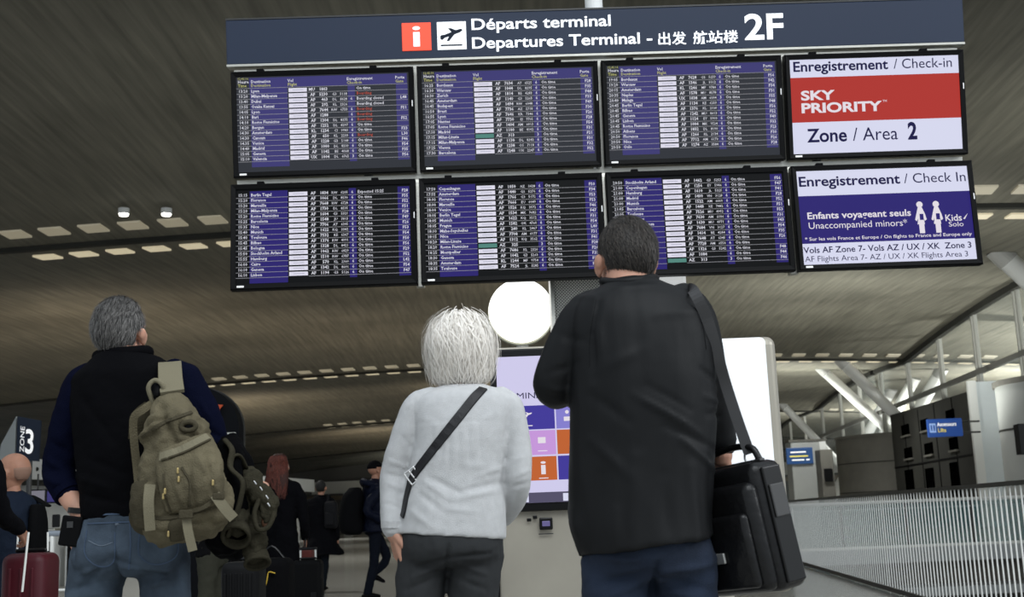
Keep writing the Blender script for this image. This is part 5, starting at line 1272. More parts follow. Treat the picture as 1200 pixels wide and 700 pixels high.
    g.tube([Q(503, 468), Q(489, 480), Q(473, 520, .01), Q(462, 556, .02), Q(460, 590, .0), Q(461, 618, -.02)], [.045, .055, .052, .047, .042, .041], n=18)
    g.tube([Q(588, 468), Q(597, 482), Q(606, 525), Q(607, 560, -.01), Q(602, 585, .05), Q(590, 606, .16)], [.045, .053, .048, .046, .042, .036], n=18)
    vs, ns, fs = fuse(g, .007, 4)
    cr = []
    for x0, y0, x1, y1, wd, am in ((508, 499, 512, 540, .006, -.010), (519, 499, 520, 546, .005, -.010), (529, 499, 529, 552, .005, -.011), (540, 500, 540, 548, .005, -.010), (551, 500, 552, 545, .005, -.010), (562, 500, 566, 540, .005, -.009),
                                  (513, 500, 516, 540, .006, .006), (524, 500, 524, 550, .006, .006), (535, 500, 535, 548, .006, .006), (546, 500, 547, 545, .006, .006), (557, 500, 559, 540, .006, .006),
                                  (492, 498, 590, 496, .004, -.006), (492, 502, 590, 500, .003, .003),
                                  (505, 560, 540, 578, .007, -.011), (540, 578, 588, 566, .007, -.011), (500, 566, 530, 586, .006, .008), (535, 586, 584, 576, .007, .008), (495, 580, 522, 600, .007, -.009), (520, 597, 560, 600, .007, .006), (560, 560, 590, 548, .006, .007), (486, 600, 510, 618, .008, .008), (540, 545, 585, 552, .010, .004),
                                  (486, 470, 488, 520, .004, -.008), (600, 474, 592, 520, .004, -.008), (456, 540, 476, 548, .005, .009), (452, 556, 474, 560, .005, -.009), (454, 566, 472, 574, .005, .007), (452, 590, 470, 596, .005, -.006), (470, 510, 486, 530, .006, -.006),
                                  (602, 560, 620, 552, .005, .007), (600, 572, 618, 566, .005, -.007), (604, 540, 620, 535, .006, .005), (496, 490, 520, 505, .01, .004), (580, 486, 560, 500, .01, .004)):
        cr.append((Q(x0, y0), Q(x1, y1), wd, am))
    cr = [(a, b, w_ * 1.3, m_ * (.22 if i < 13 else .55)) for i, (a, b, w_, m_) in enumerate(cr) if not 6 <= i <= 10]
    vs = crease(vs, ns, cr); vs = wobble(vs, ns, .003, 8, 21); sw = skin_obj('sweater', vs, fs, M_s, root)
    MB().tube([Q(461, 611, -.02), Q(461, 619, -.02)], [.0425, .0415], n=20, k=1, roundcap=False).build('sleeve_cuff', M_s, sw)
    # trousers
    M_t = mat('trousers_charcoal', (.036, .038, .040), .9, bump=.3, bscale=400, spec=.1)
    g = MB()
    g.loft([(Q(474, 612), Q(586, 614), .125), (Q(471, 630), Q(589, 630), .14), (Q(470, 645), Q(590, 644), .14), (Q(471, 658), Q(588, 656), .12), (Q(480, 666), Q(580, 664), .08)], n=28)
    g.tube([Q(497, 650), Q(492, 700), kl, al, al + V((0, 0, -.03))], [.088, .080, .060, .046, .048], n=20); g.tube([Q(560, 648), Q(555, 700), kr, ar, ar + V((0, 0, -.03))], [.090, .082, .060, .046, .048], n=20)
    vs, ns, fs = fuse(g, .007, 4)
    cr = [(Q(a, b), Q(c, e), w_, m__) for a, b, c, e, w_, m__ in ((528, 640, 526, 664, .006, -.014), (530, 654, 490, 664, .007, -.010), (534, 652, 575, 648, .007, -.010), (540, 660, 570, 672, .008, .008), (516, 662, 486, 676, .008, .008), (512, 676, 480, 690, .008, -.007), (536, 676, 570, 690, .008, -.007))]
    vs = crease(vs, ns, cr); vs = wobble(vs, ns, .004, 12, 31); skin_obj('trousers', vs, fs, M_t, root)
    for a in (al, ar): MB().tube([a + V((0, -.05, -.05)), a + V((0, .03, -.048)), a + V((0, .15, -.06))], [(.040, .034), (.04, .042), (.038, .022)], n=14).build('shoe', M_blackmatte, root, smooth=True)
    # strap of the bag she wears in front
    ts = bvh_of([sw]); bag = thing('crossbody_bag', Q(478, 600, .1), 'black crossbody strap with a steel buckle over the light grey sweater', 'bag')
    M_str = mat('strap_black', (.012, .012, .014), .45, bump=.2, bscale=200)
    drape([(566, 456), (556, 466), (540, 486), (520, 511), (502, 534), (488, 553), (480, 568)], ts, .033, .005, k=8).build('strap', M_str, bag)
    drape([(481, 566), (477, 582), (474, 598), (472, 606)], ts, .030, .005, k=8).build('strap', M_str, bag)
    h_ = next(q for q in (ts.ray_cast(CAM, ray(x_, 558), 9) for x_ in (484, 487, 490, 494, 480)) if q[0] is not None); c_ = h_[0] + V((0, -.012, 0)); R_ = Matrix.Rotation(-.62, 3, 'Y')
    for a, b in (((-.019, -.022), (.019, -.022)), ((.019, -.022), (.019, .022)), ((.019, .022), (-.019, .022)), ((-.019, .022), (-.019, -.022)), ((0, -.02), (0, .02))):
        MB().tube([c_ + R_ @ V((a[0], 0, a[1])), c_ + R_ @ V((b[0], 0, b[1]))], [.0028, .0028], n=8, k=1).build('buckle_bar', mat('buckle_steel', (.75, .75, .75), .25, 1.0), bag)
    MB().rbox(Q(486, 600, .22), (.20, .07, .16), .02, 3).build('bag_body', M_str, bag)
    return root
make_woman()

# ============================ broad man in the black coat
D3 = 3.2
def make_coat_man():
    d = D3; Q = lambda x, y, dd=0.0: P(x, y, d + dd)
    base = V((Q(760, 650).x, d, 0)); root = thing('person', base, 'broad dark-haired man in a long black coat and jeans, nearest to us', 'person')
    hc = Q(734, 306, .05); Mh = head_axes(0.28, 0.12, -.03); s = 1.0
    LS, LE, LW = Q(686, 372), Q(652, 458, .02), Q(688, 400, .28)
    RS, RE, RW = Q(812, 368), Q(836, 462, .06), Q(846, 528, .10)
    kl, kr = V((Q(722, 700).x, d + .01, .50)), V((Q(805, 700).x, d + .02, .50)); al, ar = V((kl.x - .02, d - .03, .09)), V((kr.x + .02, d, .09))
    g = MB()
    g.loft([(Q(706, 340), Q(764, 338), .07), (Q(688, 358), Q(812, 352), .10), (Q(684, 420), Q(822, 420), .14), (Q(690, 520), Q(820, 520), .14), (Q(690, 600), Q(820, 600), .12), (Q(700, 640), Q(812, 640), .09), (Q(720, 655), Q(800, 655), .05)], n=24)
    g.tube([Q(737, 350, .0), Q(736, 318, .03)], [.066, .062], n=16)
    for a, b, c in ((LS, LE, LW), (RS, RE, RW)): g.tube([a, (a + b) / 2, b], [.045, .043, .036]); g.tube([b, (b + c) / 2, c], [.036, .036, .028])
    g.tube([Q(728, 645), kl, al], [.062, .045, .034]); g.tube([Q(800, 645), kr, ar], [.062, .045, .034])
    vs, ns, fs = fuse(g, .010, 3)
    h = MB(); head_volume(h, hc, Mh, s); h.tube([hc + V((0, -.005, -.04)), Q(736, 345, .01)], [.060, .064], n=16); h.ball(hc + Mh @ V((-.03, .03, -.075)), (.03, .03, .03)); v2, n2, f2 = fuse(h, .004, 4)
    hd = MB(); hand_volume(hd, RW, V((.12, .35, -1)), V((-.9, .3, 0)), V((-.3, .9, .2)), 1.0, .75); hd.tube([RE + (RW - RE) * .7, RW, RW + V((0, 0, -.02))], [.033, .029, .028]); v3, n3, f3 = fuse(hd, .003, 2)
    hd = MB(); hand_volume(hd, LW, V((.4, -.1, 1)), V((0, -1, 0)), V((.9, 0, .2)), 1.0, .8); v4, n4, f4 = fuse(hd, .004, 2)
    mb = MB()
    for a, f in ((vs, fs), (v2, f2), (v3, f3), (v4, f4)): mb.add([tr(p) for p in a], f)
    mb.build('body', M_skin, root, smooth=True, fixn=False); eyes(root, hc, Mh, s)
    hs = hair_shell(hc, Mh, s, HR, short_region, 1.03).build('hair', mat('hair_dark_base', (.012, .010, .009), .8), root, smooth=True)
    fl = lambda u: V((0.1, -0.5, -1.0))
    st = hair_strands(hc, Mh, s, HR, short_region, 9000, .020, .0020, 8, fl, lift=.22, off=1.025, steps=3).build('hair_strands', mat('hair_dark', (.030, .025, .021), .5, island=.9), hs, smooth=True, fixn=False); tag(st, kind='stuff')
    # coat
    M_c = mat('coat_black', (.0045, .005, .0058), .56, bump=.10, bscale=30, stretch=(1, 1, .3), spec=.20)
    g = MB()
    g.loft([(Q(708, 330, -.005), Q(763, 326, -.005), .075), (Q(698, 338), Q(782, 334), .095), (Q(682, 348), Q(806, 344), .12), (Q(670, 362), Q(824, 358), .14), (Q(666, 385), Q(832, 382), .16), (Q(668, 430), Q(836, 430), .175), (Q(668, 480), Q(838, 480), .175), (Q(667, 530), Q(837, 530), .17), (Q(666, 580), Q(835, 576), .17), (Q(668, 615), Q(834, 606), .172), (Q(679, 652), Q(836, 630), .175)], n=36)
    g.tube([Q(700, 356), Q(682, 372), Q(664, 410, .01), Q(651, 446, .02), Q(652, 456, .05)], [.050, .058, .062, .062, .060], n=20)
    g.tube([Q(650, 452, .03), Q(660, 440, .12), Q(684, 412, .24)], [.062, .056, .05], n=18)
    g.tube([Q(800, 352), Q(815, 374), Q(826, 420, .02), Q(833, 462, .06), Q(840, 500, .09), Q(844, 518, .10)], [.050, .058, .055, .052, .046, .043], n=20)
    vs, ns, fs = fuse(g, .008, 4)
    cr = []
    for x0, y0, x1, y1, wd, am in ((672, 348, 700, 358, .010, .006), (700, 356, 690, 400, .007, -.010), (690, 400, 692, 450, .010, -.012), (697, 380, 700, 430, .010, .008), (812, 350, 822, 400, .008, -.007),
                                  (760, 380, 820, 372, .012, .005), (700, 440, 745, 420, .014, .006), (690, 470, 730, 500, .012, -.007), (735, 470, 790, 500, .008, .006), (750, 460, 800, 486, .007, -.006), (748, 478, 812, 512, .007, .006), (770, 505, 830, 528, .008, -.008), (690, 520, 730, 560, .012, .007), (790, 520, 834, 552, .008, .009),
                                  (700, 560, 690, 640, .014, -.008), (740, 540, 736, 640, .018, .009), (770, 560, 775, 636, .016, -.009), (800, 550, 808, 632, .014, .009), (826, 540, 828, 620, .010, -.010), (716, 600, 714, 645, .012, .008),
                                  (640, 440, 676, 430, .008, -.006), (636, 456, 668, 462, .008, .008), (655, 395, 690, 410, .010, -.005), (826, 400, 838, 440, .008, .008), (815, 440, 836, 450, .007, -.009), (820, 470, 842, 474, .007, .008), (822, 490, 845, 486, .006, -.008), (735, 350, 745, 460, .02, -.004), (715, 345, 790, 340, .006, .004), (667, 600, 680, 640, .01, .01)):
        cr.append((Q(x0, y0), Q(x1, y1), wd, am))
    cr = [(a, b, w_ * 1.1, m_ * .62) for a, b, w_, m_ in cr]
    vs = crease(vs, ns, cr); vs = wobble(vs, ns, .005, 6, 41, (1, 1, .45)); co = skin_obj('coat', vs, fs, M_c, root)
    tc_ = bvh_of([co])
    MB().tube([Q(709, 330, -.03), Q(722, 331, -.065), Q(737, 330, -.08), Q(752, 328, -.065), Q(764, 326, -.02), Q(764, 328, .05), Q(737, 334, .10), Q(711, 333, .05), Q(709, 330, -.03)], [(.016, .012)] * 9, n=10, k=4).build('collar', M_c, co, smooth=True)
    drape([(698, 350), (694, 372), (690, 400), (690, 430)], tc_, .004, .0006, k=10).build('armhole_seam', M_c, co)
    drape([(812, 350), (822, 372), (828, 410)], tc_, .004, .0006, k=10).build('armhole_seam', M_c, co)
    # jeans
    M_j = mat('jeans_dark', (.011, .018, .035), .9, bump=.3, bscale=300, var=.35, vscale=7)
    g = MB(); g.loft([(Q(688, 622), Q(828, 620), .14), (Q(686, 645), Q(834, 640), .15), (Q(684, 668), Q(838, 664), .13), (Q(694, 682), Q(830, 680), .09)], n=28)
    g.tube([Q(724, 660), Q(722, 700), kl, al, al + V((0, 0, -.04))], [.098, .092, .074, .062, .064], n=22); g.tube([Q(800, 658), Q(804, 700), kr, ar, ar + V((0, 0, -.04))], [.092, .086, .074, .062, .064], n=22)
    vs, ns, fs = fuse(g, .008, 4)
    cr = [(Q(a, b), Q(c, e), w_, m__) for a, b, c, e, w_, m__ in ((764, 660, 762, 690, .008, -.018), (760, 668, 700, 684, .01, -.010), (766, 668, 828, 660, .008, .010), (770, 676, 830, 690, .009, -.010), (750, 680, 706, 698, .008, .009), (774, 690, 820, 700, .008, .009), (690, 650, 740, 655, .008, .008))]
    vs = crease(vs, ns, cr); vs = wobble(vs, ns, .006, 12, 51); skin_obj('jeans', vs, fs, M_j, root)
    for a in (al, ar): MB().tube([a + V((0, -.06, -.055)), a + V((0, .03, -.05)), a + V((0, .18, -.062))], [(.045, .035), (.046, .045), (.042, .025)], n=14).build('shoe', M_blackmatte, root, smooth=True)
    # shoulder bag
    bag = thing('shoulder_bag', Q(880, 620), 'black leather shoulder bag hanging right of the man in the black coat', 'bag')
    M_b = mat('bag_leather', (.004, .004, .0045), .36, bump=.35, bscale=26, spec=.3); M_b2 = mat('bag_trim', (.006, .006, .006), .3)
    cb = Q(872, 620, .04)
    Rb = Matrix.Rotation(-.16, 3, 'Y') @ Matrix.Rotation(-.93, 3, 'Z')
    def bb(loc, sz, r, nm, m__): return MB().rbox(cb + Rb @ V(loc), sz, r, 3, M=Rb).build(nm, m__, bag, smooth=False)
    sharp_smooth(bb((0, 0, 0), (.27, .115, .335), .028, 'main_compartment', M_b), 40)
    sharp_smooth(bb((0, -.068, -.02), (.26, .05, .28), .024, 'front_flap', M_b), 40)
    sharp_smooth(bb((0, -.098, -.05), (.22, .03, .19), .014, 'front_pocket', M_b), 40)
    bb((0, -.118, -.06), (.045, .008, .028), .004, 'clasp', mat('clasp_metal', (.5, .5, .48), .35, .8))
    bb((0, 0, .169), (.24, .02, .008), .003, 'top_zip', M_dsteel)
    for o in ((.138, 0, .0),): bb(o, (.01, .07, .30), .004, 'side_trim', M_b2)
    bb((.146, .0, .06), (.006, .055, .085), .012, 'side_tag', mat('tag_grey', (.05, .05, .05), .5))
    MB().tube([cb + Rb @ V((.11, .0, .17)), cb + Rb @ V((.09, .0, .205)), cb + Rb @ V((.02, 0, .215)), cb + Rb @ V((-.08, 0, .20)), cb + Rb @ V((-.11, 0, .17))], [.009] * 5, n=10, k=5).build('carry_handle', M_b2, bag, smooth=True)
    for q in (.08, -.11): MB().tube([cb + Rb @ V((q + .02 * math.cos(a), 0, .18 + .02 * math.sin(a))) for a in [i * PI / 4 for i in range(9)]], [.003] * 9, n=8).build('ring', mat('ring_metal', (.4, .4, .4), .3, 1.0), bag)
    a0 = cb + Rb @ V((.08, 0, .19)); strp = [Q(806, 338, .02), Q(814, 343, -.115), Q(830, 378, -.10), Q(842, 420, -.07), Q(851, 452, -.04), Q(864, 492, -.03), a0]
    ps = [V(q) for q in catmull([tuple(q) for q in strp], 8)]; rs = []
    for i, p in enumerate(ps):
        dd = (ps[min(i + 1, len(ps) - 1)] - ps[max(0, i - 1)]).normalized(); out = (CAM - p).normalized(); sd = dd.cross(out).normalized(); n_ = sd.cross(dd).normalized()
        rs.append([p - sd * .015 - n_ * .003, p + sd * .015 - n_ * .003, p + sd * .015 + n_ * .003, p - sd * .015 + n_ * .003])
    MB().rings(rs).build('strap', mat('strap_grey', (.05, .05, .052), .55), bag)
    return root
make_coat_man()

# ------------------------------------------------------------------ people farther back
def bg_person(name_label, px, d, H, yaw=0.0, lean=0.0, top=None, coat_len=0.50, coat_w=1.0, flare=1.0, legs=None, armL=None, armR=None, hair=None, head_yaw=0.0, head_pitch=0.0,
              m_top=None, m_leg=None, skin=None, hair_fn=None, vox=.013, base=None, collar=True, hood=False, group=None, hscale=1.0):
    base = base or V((P(px, 600, d).x, d, 0)); root = thing('person', base, name_label, 'person', group)
    Rz = Matrix.Rotation(yaw, 3, 'Z')
    def L(x, y, z): return base + Rz @ V((x, y + lean * max(0, z - .5 * H), z))
    h = H / 1.75; skin = skin or M_skin_d
    hc = L(0, .02 * h, .935 * H - .012); Mh = head_axes(yaw + head_yaw, head_pitch)
    legs = legs or (((-.10, .02), (-.11, 0.0)), ((.10, .02), (.11, 0.02)))        # (knee x, y), (ankle x, y[, z])
    def leg_pts(sx, lg):
        k_, a_ = lg; az = a_[2] if len(a_) > 2 else .08
        return [L(sx * .085 * h, 0, .50 * H), L(k_[0] * h, k_[1] * h, (k_[2] if len(k_) > 2 else .28) * H), L(a_[0] * h, a_[1] * h, az * h)]
    armL = armL or [(-.25, .0, .62), (-.25, .06, .47)]; armR = armR or [(.25, .0, .62), (.25, .06, .47)]
    def arm_pts(sx, ar): return [L(sx * .155 * h, 0, .805 * H), L(sx * .195 * h, 0, .775 * H)] + [L(q[0] * h, q[1] * h, q[2] * H) for q in ar]
    g = MB()
    g.loft([(L(-.10 * h, 0, .50 * H), L(.10 * h, 0, .50 * H), .07 * h), (L(-.12 * h, 0, .62 * H), L(.12 * h, 0, .62 * H), .08 * h), (L(-.14 * h, 0, .78 * H), L(.14 * h, 0, .78 * H), .08 * h), (L(-.06 * h, 0, .835 * H), L(.06 * h, 0, .835 * H), .05 * h)], n=16, k=2)
    g.tube([L(0, 0, .82 * H), hc + V((0, 0, -.05))], [.055 * h, .052 * h], n=12)
    for sx, lg in ((-1, legs[0]), (1, legs[1])): g.tube(leg_pts(sx, lg), [.055 * h, .042 * h, .034 * h], n=10)
    for sx, ar in ((-1, armL), (1, armR)): g.tube(arm_pts(sx, ar), [.04 * h, .042 * h, .032 * h, .025 * h], n=10)
    vs, ns, fs = fuse(g, .016, 2); v2 = MB(); head_volume(v2, hc, Mh, h * hscale); v2, _, f2 = fuse(v2, .007, 2)
    mb = MB(); mb.add([tr(p) for p in vs], fs); mb.add([tr(p) for p in v2], f2)
    for sx, ar in ((-1, armL), (1, armR)):
        pts = arm_pts(sx, ar); dr = (pts[-1] - pts[-2]).normalized(); hb = MB(); hand_volume(hb, pts[-1], dr, Rz @ V((-sx, .2, 0)), Rz @ V((0, 1, .3)), h, .6); v3, _, f3 = fuse(hb, .006, 1); mb.add([tr(p) for p in v3], f3)
    mb.build('body', skin, root, smooth=True, fixn=False); eyes(root, hc, Mh, h * hscale)
    # upper garment
    g = MB(); w_ = coat_w * h; zb = coat_len
    rows = [(L(-.06 * w_, -.0, .865 * H), L(.06 * w_, 0, .865 * H), .06 * w_), (L(-.10 * w_, 0, .845 * H), L(.10 * w_, 0, .845 * H), .09 * w_), (L(-.185 * w_, 0, .815 * H), L(.185 * w_, 0, .815 * H), .11 * w_), (L(-.20 * w_, 0, .75 * H), L(.20 * w_, 0, .75 * H), .135 * w_), (L(-.175 * w_, 0, .62 * H), L(.175 * w_, 0, .62 * H), .13 * w_)]
    if zb < .5: rows.append((L(-.19 * w_, 0, .50 * H), L(.19 * w_, 0, .50 * H), .145 * w_))
    rows.append((L(-.195 * w_ * flare, 0, zb * H), L(.195 * w_ * flare, 0, zb * H), .15 * w_ * flare))
    g.loft(rows, n=24)
    for sx, ar in ((-1, armL), (1, armR)):
        pts = arm_pts(sx, ar); pts[-1] = pts[-1] - (pts[-1] - pts[-2]).normalized() * .02; g.tube(pts, [.062 * w_, .064 * w_, .054 * w_, .043 * w_], n=14)
    vs, ns, fs = fuse(g, vox, 3); vs = wobble(vs, ns, .014, 7, px); top_o = skin_obj('coat' if zb < .45 else 'jacket', vs, fs, m_top, root)
    g = MB()
    g.loft([(L(-.15 * h, 0, .58 * H), L(.15 * h, 0, .58 * H), .11 * h), (L(-.165 * h, 0, .50 * H), L(.165 * h, 0, .50 * H), .12 * h), (L(-.12 * h, 0, .46 * H), L(.12 * h, 0, .46 * H), .09 * h)], n=20)
    for sx, lg in ((-1, legs[0]), (1, legs[1])): g.tube(leg_pts(sx, lg), [.085 * h, .062 * h, .055 * h], n=14)
    vs, ns, fs = fuse(g, vox, 2); vs = wobble(vs, ns, .01, 8, px + 3); skin_obj('trousers', vs, fs, m_leg, root)
    for sx, lg in ((-1, legs[0]), (1, legs[1])):
        a = leg_pts(sx, lg)[-1]; f = Rz @ V((0, 1, 0)); up = .0 if a.z < .12 else -.5
        MB().tube([a - f * .05 + V((0, 0, -.04)), a + f * .04 + V((0, 0, -.038)), a + f * .16 + V((0, 0, -.05 + up * .1))], [(.042, .034), (.044, .04), (.038, .024)], n=12).build('shoe', M_blackmatte, root, smooth=True)
    if hair: hair(root, hc, Mh, h * hscale)
    return root, L, hc, Mh
dk = lambda n, c, r=.85: mat(n, tuple(q * .55 for q in c), r, bump=.3, bscale=60, spec=.06)

# bald man with blue-grey jacket by the red suitcase
def fringe(root, hc, Mh, h):
    reg = lambda u: (-.8 < u.z < -.1) and u.y < -.35
    hair_shell(hc, Mh, h, HR, reg, 1.012).build('hair', mat('hair_fringe', (.24, .14, .10), .8), root, smooth=True)
r1, L1, hc1, _ = bg_person('bald man in a blue-grey jacket standing behind the dark red suitcase', 16, 6.7, 1.46, yaw=1.3, lean=.0, hscale=1.16, coat_len=.47, coat_w=1.02, m_top=dk('jacket_bluegrey', (.018, .027, .048)), m_leg=dk('jeans_grey', (.025, .032, .045)),
    hair=fringe, head_yaw=.1, head_pitch=-.15, armR=[(.26, .06, .62), (.24, .22, .57)], skin=M_skin_d)
bp = thing('dark_backpack', L1(.08, -.2, 1.05), 'dark backpack on the shoulder of the bald man', 'backpack'); g = MB()
g.loft([(L1(-.02, -.13, 1.18), L1(.08, -.13, 1.18), .03), (L1(-.04, -.14, 1.08), L1(.10, -.14, 1.08), .035), (L1(-.04, -.14, .95), L1(.10, -.14, .95), .035), (L1(-.02, -.13, .86), L1(.08, -.13, .86), .03)], n=18)
vs, ns, fs = fuse(g, .012, 2); skin_obj('bag_body', vs, fs, dk('bag_dark', (.006, .006, .007)), bp); MB().tube([L1(.1, -.15, 1.17), L1(.11, .0, 1.23), L1(.12, .13, 1.12)], [(.025, .008)] * 3, n=8).build('strap', dk('bag_dark', (.006, .006, .007)), bp)

# person at the very left edge in a black coat, arm on the suitcase handle
hz = P(29, 627, 7.7)
base = V((P(-62, 600, 5.6).x, 5.6, 0))
def cap_hair(col, key):
    def f(root, hc, Mh, h): hair_shell(hc, Mh, h, HR, short_region, 1.05).build('hair', mat(key, col, .7, bump=.5, bscale=60), root, smooth=True)
    return f
tgt = Matrix.Rotation(-0.5, 3, 'Z').inverted() if False else None
def loc_of(base, yaw, H, p):
    h = H / 1.75; q = Matrix.Rotation(-yaw, 3, 'Z') @ (p - base); return (q.x / h, q.y / h, q.z / H)
bg_person('person in a black coat cut by the left edge, arm reaching to the suitcase handle', -52, 5.6, 1.70, yaw=0, coat_len=.40, m_top=dk('coat_dark', (.006, .006, .008)), m_leg=dk('trousers_dark', (.006, .006, .007)), base=base,
    hair=cap_hair((.03, .02, .015), 'hair_brown'), armR=[(loc_of(base, 0, 1.70, P(0, 598, 5.72))), (loc_of(base, 0, 1.70, P(22, 622, 5.9)))])

# red suitcase on a luggage trolley
def suitcase(px, d, z0, sz, m__, label, ribs=0, grp=None, handle=None, rz=0.0, mh=None):
    c = V((P(px, 650, d).x, d, z0)); w_, t_, h_ = sz; root = thing('suitcase', c, label, 'suitcase', grp); Rm = Matrix.Rotation(rz, 3, 'Z')
    q = lambda x, y, z: c + Rm @ V((x, y, z))
    sharp_smooth(MB().rbox(q(0, 0, .04 + h_ / 2), (w_, t_, h_), .045, 4, M=Rm).build('shell', m__, root), 40)
    for i in range(ribs):
        x = -w_ / 2 + w_ * (i + 1) / (ribs + 1); MB().rbox(q(x, -t_ / 2 - .003, .04 + h_ / 2), (.014, .012, h_ * .84), .005, M=Rm).build('rib', m__, root)
    for x in (-w_ / 2 + .05, w_ / 2 - .05):
        MB().cyl(q(x, -t_ / 2 + .03, .028) - Rm @ V((.014, 0, 0)), q(x, -t_ / 2 + .03, .028) + Rm @ V((.014, 0, 0)), .027, 12).build('wheel', M_black, root)
    MB().rbox(q(0, 0, .04 + h_ + .012), (.16, .03, .02), .008, M=Rm).build('top_handle', M_black, root)
    MB().rbox(q(w_ * .25, -t_ / 2 - .004, .04 + h_ * .5), (.05, .01, .07), .004, M=Rm).build('lock', M_black, root)
    if handle:
        hm = mh or M_bar
        for x in (-.07, .07): MB().cyl(q(x, .0, .04 + h_), q(x, .0, .04 + h_ + handle), .009, 8).build('pull_rod', hm, root)
        MB().rbox(q(0, 0, .04 + h_ + handle), (.17, .025, .025), .01, M=Rm).build('pull_grip', M_black, root)
    return root, q
M_red = mat('suitcase_red', (.060, .005, .010), .5, var=.1, vscale=6)
ztop = P(40, 646, 6.0).z
sc1, q1 = suitcase(37, 6.1, 0, (.22, .24, ztop - .05), M_red, 'dark red suitcase with raised pull rods at the left edge', ribs=3)
ztop = P(40, 646, 8.0).z
MB().cyl(P(26, 694, 5.86), P(33.5, 624, 5.86), .0055, 10).build('pull_rod', M_bar, sc1).location -= V((0, 0, 0))
MB().cyl(P(20, 648, 6.1), P(21, 628, 6.1), .005, 10).build('pull_rod', M_bar, sc1); MB().cyl(P(56, 646, 6.1), P(56, 624, 6.1), .005, 10).build('pull_rod', M_bar, sc1)
def trolley(px, d, label, w_=.55, zt=1.02):
    c = V((P(px, 640, d).x, d, 0)); root = thing('luggage_trolley', c, label, 'trolley', 'luggage trolleys')
    q = lambda x, y, z: c + V((x, y, z))
    for s_ in (-1, 1):
        MB().tube([q(s_ * w_ / 2, .40, .12), q(s_ * w_ / 2, .42, .5), q(s_ * w_ / 2, .40, zt)], [.015] * 3, n=8).build('side_post', M_bar, root, smooth=True)
        MB().tube([q(s_ * w_ / 2, .42, .12), q(s_ * w_ / 2.4, -.35, .14)], [.015] * 2, n=8, k=1).build('deck_rail', M_bar, root, smooth=True)
        MB().cyl(q(s_ * w_ / 2 - .015, .40, .075), q(s_ * w_ / 2 + .015, .40, .075), .075, 14).build('wheel', M_black, root)
    MB().cyl(q(-.015, -.35, .06), q(.015, -.35, .06), .06, 14).build('wheel', M_black, root); MB().tube([q(-w_ / 2.4, -.35, .14), q(0, -.37, .14), q(w_ / 2.4, -.35, .14)], [.015] * 3, n=8).build('deck_rail', M_bar, root)
    MB().rbox(q(0, .40, zt), (w_ + .12, .04, .04), .015).build('push_bar', mat('push_bar_grey', (.25, .28, .32), .4), root)
    for z in (.16, .45, .62): MB().cyl(q(-w_ / 2, .41, z), q(w_ / 2, .41, z), .010, 8).build('cross_rail', M_bar, root)
    MB().rbox(q(0, .02, .15), (w_ * .75, .72, .02), .006).build('deck', M_dsteel, root)
    return root
trolley(70, 8.3, 'luggage trolley behind the dark red suitcase', .42)
trolley(505, 9.2, 'empty luggage trolley seen behind the legs of the white-haired woman', .50)

# hidden person in olive trousers behind the man with the backpack
bg_person('person in olive trousers almost hidden behind the man with the olive backpack', 250, 8.8, 1.62, yaw=1.4, coat_len=.50, m_top=dk('top_dark', (.008, .008, .009)), m_leg=dk('trousers_olive', (.075, .075, .056)), coat_w=.85,
    hair=cap_hair((.03, .025, .02), 'hair_hidden'), armL=[(-.2, .0, .66), (-.12, .2, .72)], armR=[(.2, .0, .66), (.12, .2, .72)], legs=(((-.08, .02), (-.08, 0)), ((.06, .02), (.06, 0))))

# red-haired woman
def long_hair(root, hc, Mh, h):
    g = MB(); rs = []
    for z, rx_, ry_, y0 in ((.132, .02, .02, -.012), (.124, .05, .055, -.012), (.10, .075, .086, -.013), (.05, .094, .108, -.014), (0, .102, .112, -.02), (-.06, .122, .10, -.03), (-.13, .150, .085, -.05), (-.21, .160, .07, -.07), (-.29, .135, .05, -.085), (-.34, .06, .03, -.09)):
        row = []
        for j in range(36):
            a = 2 * PI * j / 36; x = rx_ * math.cos(a); y = ry_ * math.sin(a)
            if y > .035 and z < .07: y = .035
            q = V((x, y + y0, z)); q *= 1 + .10 * noise.noise(V((x * 40, y * 40, z * 14))); row.append(hc + Mh @ (q * h))
        rs.append(row)
    hs = g.rings(rs).build('hair', mat('hair_auburn_base', (.045, .014, .010), .6, bump=.7, bscale=90, stretch=(1, 1, .2)), root, smooth=True)
    r = random.Random(5); mb = MB()
    for i in range(1600):
        a = r.uniform(PI * .95, PI * 2.05) if r.random() < .8 else r.random() * 2 * PI; n_ = 5; z0 = r.uniform(-.05, .11); ln = r.uniform(.18, .32); am = r.uniform(.003, .012); p0 = r.random() * 6; o = len(mb.v)
        if math.sin(a) > .3: continue
        for k in range(n_ + 1):
            t = k / n_; z = z0 - ln * t; f = 1.04 if z > 0 else 1.04 + .9 * min(.28, -z); f *= math.sqrt(max(.05, 1 - (max(0, z - .03) / .11) ** 2)); q = V((.096 * f * math.cos(a) * (1 + .25 * min(1, max(0, -z) / .2)) + 1.5 * am * math.sin(p0 + t * 9), (.108 * min(f, 1.04) if z > -.06 else .108 - .22 * (-z - .06)) * math.sin(a) - .02 + (z * .2 if z < 0 else 0), z)); q2 = hc + Mh @ (q * h); w_ = .004 * (1 - .6 * t)
            mb.v += [tuple(q2 + V((-w_ / 2, 0, 0))), tuple(q2 + V((w_ / 2, 0, 0)))]
        for k in range(n_): mb.f.append((o + 2 * k, o + 2 * k + 1, o + 2 * k + 3, o + 2 * k + 2))
    tag(mb.build('hair_strands', mat('hair_auburn', (.12, .028, .016), .5, island=.5), hs, fixn=False), kind='stuff')
